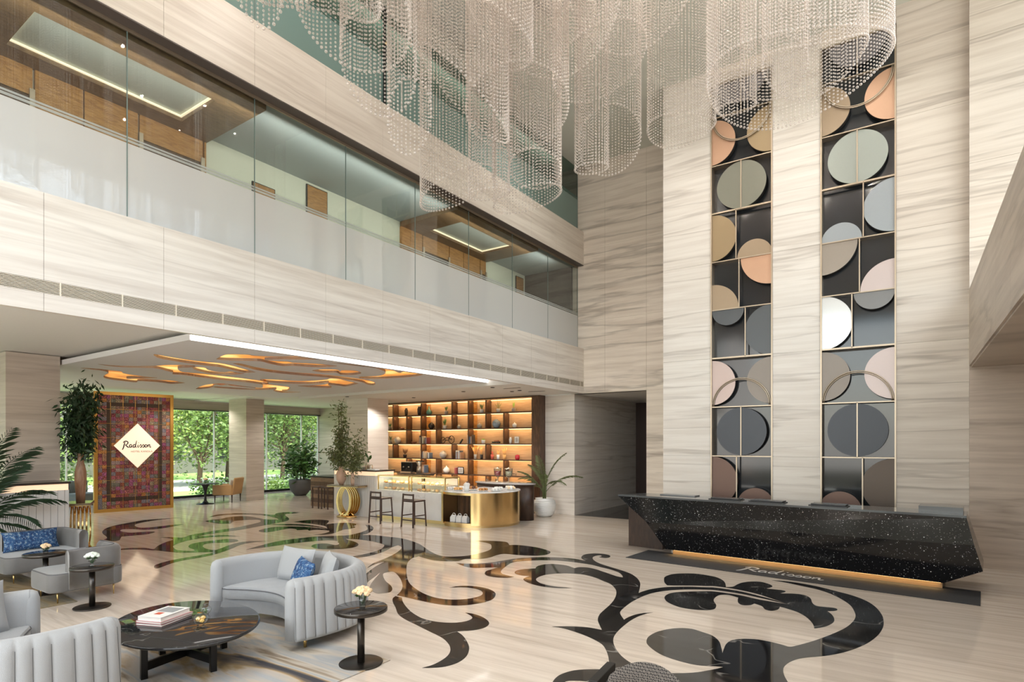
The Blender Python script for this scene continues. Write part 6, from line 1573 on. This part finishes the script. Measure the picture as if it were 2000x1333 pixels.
# ================================================================ plants
def palm(name, label, loc, pot, fronds, frond_len, base_z, seed, m=LEAF, lean=None, stems=6, lw=.008, ll_=.24):
    rnd = random.Random(seed); T = thing(name, label, 'potted palm', loc)
    if pot: pot(T)
    mb = MB()
    for k in range(stems):
        a = k*2.4; mb.tube([(.04*cos(a), .04*sin(a), base_z*.85), (.06*cos(a), .06*sin(a), base_z+.5)], .014, 6)
    mb.build('stems', LEAF_DRY, T)
    for k in range(fronds):
        az, el, ln = (lean[k] if lean and k < len(lean) else (k*2.4 + rnd.uniform(-.3,.3), rnd.uniform(.9, 1.35), frond_len*rnd.uniform(.75, 1.05)))
        p = Vector((0, 0, base_z + .1 + .3*rnd.random())); d = Vector((cos(az)*cos(el), sin(az)*cos(el), sin(el))); pts = [p.copy()]; N = 16
        for i in range(N):
            d = (d + Vector((0, 0, -.055 - .06*i/N))).normalized(); p = p + d*ln/N; pts.append(p.copy())
        mb = MB(); mb.tube(pts, [.009*(1-i/(N+1))+.002 for i in range(N+1)], 5)
        for i in range(4, N+1):
            t = (pts[min(i+1, N)] - pts[i-1]).normalized(); s = t.cross(Vector((0,0,1))).normalized()
            for sub in (0, .5):
                q = pts[i] + t*ln/N*sub*.9; ll = ln*ll_*sin(pi*min(1, (i+sub-2.5)/(N-1.5)))**.6 + .03
                for sg in (-1, 1):
                    dr = (s*sg*.8 + t*.75 + Vector((0,0,-.25+rnd.uniform(-.12,.12)))).normalized(); tip = q + dr*ll + Vector((0,0,-.10*ll))
                    w = t*lw; mid = q + dr*ll*.5 + Vector((0,0,.015))
                    mb.add([q-w*.4, mid-w, tip, mid+w, q+w*.4], [(0,1,2),(0,2,4),(4,2,3)])
        mb.build('frond', m, T)
    return T
def pot_white(T):
    pr = [(.20, .001), (.27, .05), (.335, .22), (.345, .36), (.31, .47), (.265, .52), (.285, .555), (.265, .555), (.24, .50), (.0001, .49)]
    MB().lathe(pr, 40).build('pot', WHITE_GLOSS, T)
    mb = MB()
    for k in range(9):
        z = .08 + k*.05; r = [.285,.305,.322,.336,.344,.347,.345,.337,.320][k]
        mb.tube([((r+.001)*cos(a), (r+.001)*sin(a), z) for a in [2*pi*j/36 for j in range(36)]], .008, 5, closed=True)
    mb.build('pot_ribs', WHITE_GLOSS, T); MB().lathe([(.0001, .495), (.24, .50)], 24).build('soil', BARK, T)
p = Vector((-9.15, 15.12, 0))
palm('potted_palm', 'slender palm in a ribbed white pot between bookcase and stone wall', (p.x, p.y, 0), pot_white, 9, 1.15, .5, 4, LEAF_DRY, lw=.006, ll_=.15, lean=[(radians(8), .95, 1.35), (radians(170), .9, 1.15), (radians(200), 1.15, 1.1), (radians(20), 1.3, 1.2), (radians(150), 1.4, 1.2), (radians(-60), 1.1, 1.0), (radians(-20), .75, 1.0), (radians(220), .7, .9), (radians(-100), 1.2, 1.0)])
def pot_cyl(T):
    MB().lathe([(.24,.001),(.28,.04),(.32,.3),(.31,.46),(.29,.47),(.0001,.44)], 32).build('pot', WHITE_GLOSS, T)
pp_ = on_z(-8, 1122)
palm('potted_palm', 'large dark green palm arching over the velvet loveseat at the left edge', (-13.15, 2.98, 0), pot_cyl, 11, 1.4, .5, 9, LEAF_DEEP,
     lean=[(radians(35), 1.25, 1.75), (radians(30), 1.0, 1.65), (radians(45), 1.4, 1.7), (radians(30), .65, 1.25), (radians(40), .35, 1.3), (radians(80), .9, 1.4), (radians(20), 1.45, 1.6), (radians(120), 1.2, 1.5), (radians(200), 1.0, 1.5), (radians(-60), 1.1, 1.3), (radians(30), .15, .9)], stems=10)
def leafy(T, pts, n, ls, m, rnd, droop=.4, spread=.3, name='foliage', w=.16):
    """leaf sprays around the branch points; one mesh of small leaves"""
    mb = MB()
    for i in range(n):
        c = pts[rnd.randrange(len(pts))] + Vector((rnd.gauss(0,1), rnd.gauss(0,1), rnd.gauss(0,1)))*spread
        d = Vector((rnd.gauss(0,1), rnd.gauss(0,1), rnd.gauss(0,.5)-droop)).normalized(); l_ = ls*rnd.uniform(.6,1.3)
        s = d.cross(Vector((rnd.gauss(0,1), rnd.gauss(0,1), rnd.gauss(0,1)))).normalized()*l_*w
        mb.add([c, c+d*l_*.5+s, c+d*l_, c+d*l_*.5-s], [(0,1,2,3)])
    o = mb.build(name, m, T); o['kind'] = 'stuff'; return o
rnd = random.Random(21)
# tall vase with bamboo on the left console
TIMB = wood('vase_wood', (.26,.13,.07), (.42,.26,.17), (8, 8, .8))
T = thing('tall_vase_plant', 'bamboo-like plant in a tall turned wooden vase at the left gold console', 'plant', (-14.05, 4.88, 1.001))
MB().lathe([(.075,0),(.085,.18),(.105,.46),(.10,.62),(.06,.82),(.05,.92),(.065,1.0),(.055,1.0),(.0001,.9)], 28).build('vase', TIMB, T)
pts = []
mb = MB()
for k in range(9):
    a = k*2.4; top = Vector((.22*cos(a)*rnd.uniform(.3,1), .22*sin(a)*rnd.uniform(.3,1), rnd.uniform(1.5, 2.4)))
    br_ = [Vector((0,0,.8))*(1-t) + top*t + Vector((0,0,.12*sin(pi*t))) for t in [i/8 for i in range(9)]]
    mb.tube(br_, [.010*(1-.6*i/8) for i in range(9)], 5); pts += br_[2:]
mb.build('canes', BARK, T)
pts = [q for q in pts if q.z > 1.0]
leafy(T, pts, 2300, .14, LEAF_DEEP, rnd, 1.2, .12)
# two vases with olive foliage on the ring console before the ribbed counter
PALEV = mat('vase_pale_wood', (.55,.38,.28), .5)
T = thing('tall_vase_plant', 'tall olive-leaved branch in a wide pale vase on the gold ring console', 'plant', (-14.16, 11.60, .961))
MB().lathe([(.06,0),(.14,.15),(.15,.32),(.08,.50),(.06,.56),(.0001,.52)], 24).build('vase', PALEV, T)
pts = []; mb = MB()
for k in range(7):
    a = k*2.4; top = Vector((.10*cos(a) - .02, .10*sin(a), rnd.uniform(1.4, 2.5))); br_ = [Vector((0,0,.5))*(1-t) + top*t for t in [i/8 for i in range(9)]]
    mb.tube(br_, .010, 5); pts += br_[1:]
for k in range(3):
    top = Vector((-.55, .1, rnd.uniform(.8, 1.4))); br_ = [Vector((0,0,.55))*(1-t) + top*t for t in [i/6 for i in range(7)]]; mb.tube(br_, .006, 4); pts += br_[2:]
mb.build('canes', BARK, T); leafy(T, pts, 1700, .12, LEAF_DRY, rnd, .6, .10)
T = thing('tall_vase_plant', 'shorter olive-leaved spray in a slim vase at the right of the gold ring console', 'plant', (-13.72, 11.66, .961))
MB().lathe([(.045,0),(.06,.1),(.05,.3),(.03,.42),(.04,.46),(.0001,.42)], 20).build('vase', PALEV, T)
pts = []; mb = MB()
for k in range(6):
    top = Vector((.15+.35*rnd.random()-.2, .1*rnd.random(), rnd.uniform(.8, 1.5))); br_ = [Vector((0,0,.4))*(1-t) + top*t for t in [i/6 for i in range(7)]]; mb.tube(br_, .006, 4); pts += br_[1:]
mb.build('canes', BARK, T); leafy(T, pts, 1100, .11, LEAF_DRY, rnd, .5, .12)
# big grey planter by the window
p = on_z(587, 968)
T = thing('garden_planter', 'bushy green plant in a big dark grey round planter by the window', 'plant', (p.x, p.y, 0))
MB().lathe([(.22,.001),(.28,.06),(.42,.25),(.47,.5),(.46,.66),(.42,.68),(.0001,.62)], 32).build('planter', mat('planter_grey', (.10,.095,.095), .6), T)
mb = MB(); pts = []
for k in range(9):
    a = k*2.4; b_ = Vector((.15*cos(a), .15*sin(a), .6)); t_ = Vector((.45*cos(a)*rnd.uniform(.5,1), .45*sin(a)*rnd.uniform(.5,1), rnd.uniform(1.2, 2.1))); mb.tube([b_, (b_+t_)/2+Vector((0,0,.1)), t_], .014, 5); pts += [b_*.4+t_*.6, t_]
mb.build('stems', BARK, T); leafy(T, pts, 900, .24, LEAF, rnd, .1, .20, w=.2)

# ================================================================ garden outside
GRASS = mat('lawn', (.22,.38,.10), .9, var=.3, vscale=3, bump=.3, bscale=40); ROAD = mat('pale_paving', (.72,.70,.66), .9)
struct(MB().box(-80, -24.3, -30, 60, -.35, -.25).build('ground', GRASS), 'bright green lawn outside the garden windows')
struct(MB().prism([(-33, -30), (-29.5, -30), (-31, 20), (-40, 60), (-46, 60)], -.25, -.235).build('ground_path', ROAD), 'pale paved drive across the garden')
struct(MB().box(-24.9, -24.3, -6, 19, -.25, -.02).build('ground_kerb', ROAD))
kinds = [('bright green leafy tree', G_LT), ('deep green leafy tree', G_DK), ('mixed green leafy tree', G_MID)]
spots = [(-33.5, 5.5, 5.5, 0, 'seen left of the patchwork panel, low one'), (-36, 9.0, 7, 2, 'left of the patchwork panel, tall one'), (-35.0, 14.6, 6.5, 0, 'just right of the patchwork panel'), (-33.5, 17.4, 6.0, 2, 'behind the tulip table'), (-35.5, 20.2, 7, 1, 'left of the stone column'),
         (-34.5, 23.4, 6.5, 2, 'right of the stone column'), (-37.5, 26.5, 7.5, 1, 'behind the big planter'), (-34.5, 28.6, 6, 0, 'at the right end of the garden window'), (-42, 17, 9, 1, 'tallest, far behind the window'), (-43, 31, 9, 1, 'far right background'), (-42, 7, 8, 1, 'far left background')]
for i, (x, y, h, kd, wh) in enumerate(spots):
    rnd = random.Random(100+i); T = thing('garden_tree', '%s in the garden, %s' % (kinds[kd][0], wh), 'tree', (x, y, -.25))
    mb = MB(); mb.tube([(0,0,0), (.1,.05,h*.3), (0,.1,h*.55)], [.16,.12,.06], 7)
    pts = []
    for k in range(12):
        a = k*2.4; t_ = Vector((cos(a)*h*.30*rnd.uniform(.5,1), sin(a)*h*.30*rnd.uniform(.5,1), h*rnd.uniform(.35,.95))); mb.tube([(0.05,.05,h*rnd.uniform(.15,.4)), tuple(t_)], [.06,.02], 5); pts.append(t_)
    mb.build('trunk', BARK, T); leafy(T, pts, 5200, .24, kinds[kd][1], rnd, .25, h*.15, 'crown', .26)
for i, (x, y, w_) in enumerate([(-27.2, 14.6, 1.0), (-26.6, 17.2, .9), (-27.5, 19.5, 1.1), (-28.0, 22.5, 1.2), (-37, 12, 2.0), (-37.5, 6.5, 1.8)]):
    rnd = random.Random(200+i); T = thing('garden_shrub', 'low %s shrub on the lawn, %s' % (['dark', 'light', 'dark', 'light', 'dark', 'dark'][i], ['behind the tulip table', 'behind the tan armchair', 'right of the column', 'behind the big planter', 'beyond the drive', 'beyond the drive at the left'][i]), 'shrub', (x, y, -.25))
    pts = [Vector((rnd.gauss(0,.4)*w_, rnd.gauss(0,.4)*w_, w_*.45*rnd.random()+.1)) for k in range(14)]
    MB().tube([(0,0,0),(0,0,w_*.4)], .04, 5).build('stem', BARK, T); leafy(T, pts, 900, .16, G_DK if i % 2 == 0 else kinds[2][1], rnd, 0, .2*w_, w=.35)
bd = thing('garden_building', 'shaded grey building far behind the garden trees', 'building', (-52, 18, -.25))
MB().box(-3, 3, -30, 30, 0, 9).build('wall', mat('far_wall', (.16,.15,.14), .8), bd); MB().box(-3.2, 3.2, -30.2, 30.2, 9, 9.3).build('roof', mat('far_roof', (.12,.12,.12), .8), bd)
for k in range(10): MB().box(3.0, 3.06, -27+k*6, -24+k*6, 1.2, 4).build('window', SCR_GLASS, bd)
# garden car
T = thing('parked_car', 'pale parked car half seen between the column and the patchwork panel', 'car', (-34.2, 8.2, -.235), radians(80))
mb = MB(); prof = [(-2.1,.3),(-2.1,.75),(-1.5,.9),(-.9,1.4),(.8,1.42),(1.5,.95),(2.1,.85),(2.15,.3)]
mb.prism(prof, -.85, .85, xf=lambda x, y, z: (x, -z, y)); bevel(mb.build('body', WHITE_GLOSS, T), .05)
MB().prism([(-.95,.95),(-.8,1.33),(.7,1.35),(1.2,.97)], -.86, .86, xf=lambda x, y, z: (x, -z, y)).build('windows', SCR_GLASS, T)
for x in (-1.35, 1.35):
    for y in (-.8, .8): 
        w_ = MB(); w_.add([(x+.32*cos(a), y+s_, .32+.32*sin(a)) for s_ in (-.08,.08) for a in [2*pi*k/16 for k in range(16)]], [tuple(range(16)), tuple(range(31, 15, -1))] + [(k, (k+1) % 16, 16+(k+1) % 16, 16+k) for k in range(16)]); w_.build('wheel', BLACK, T)
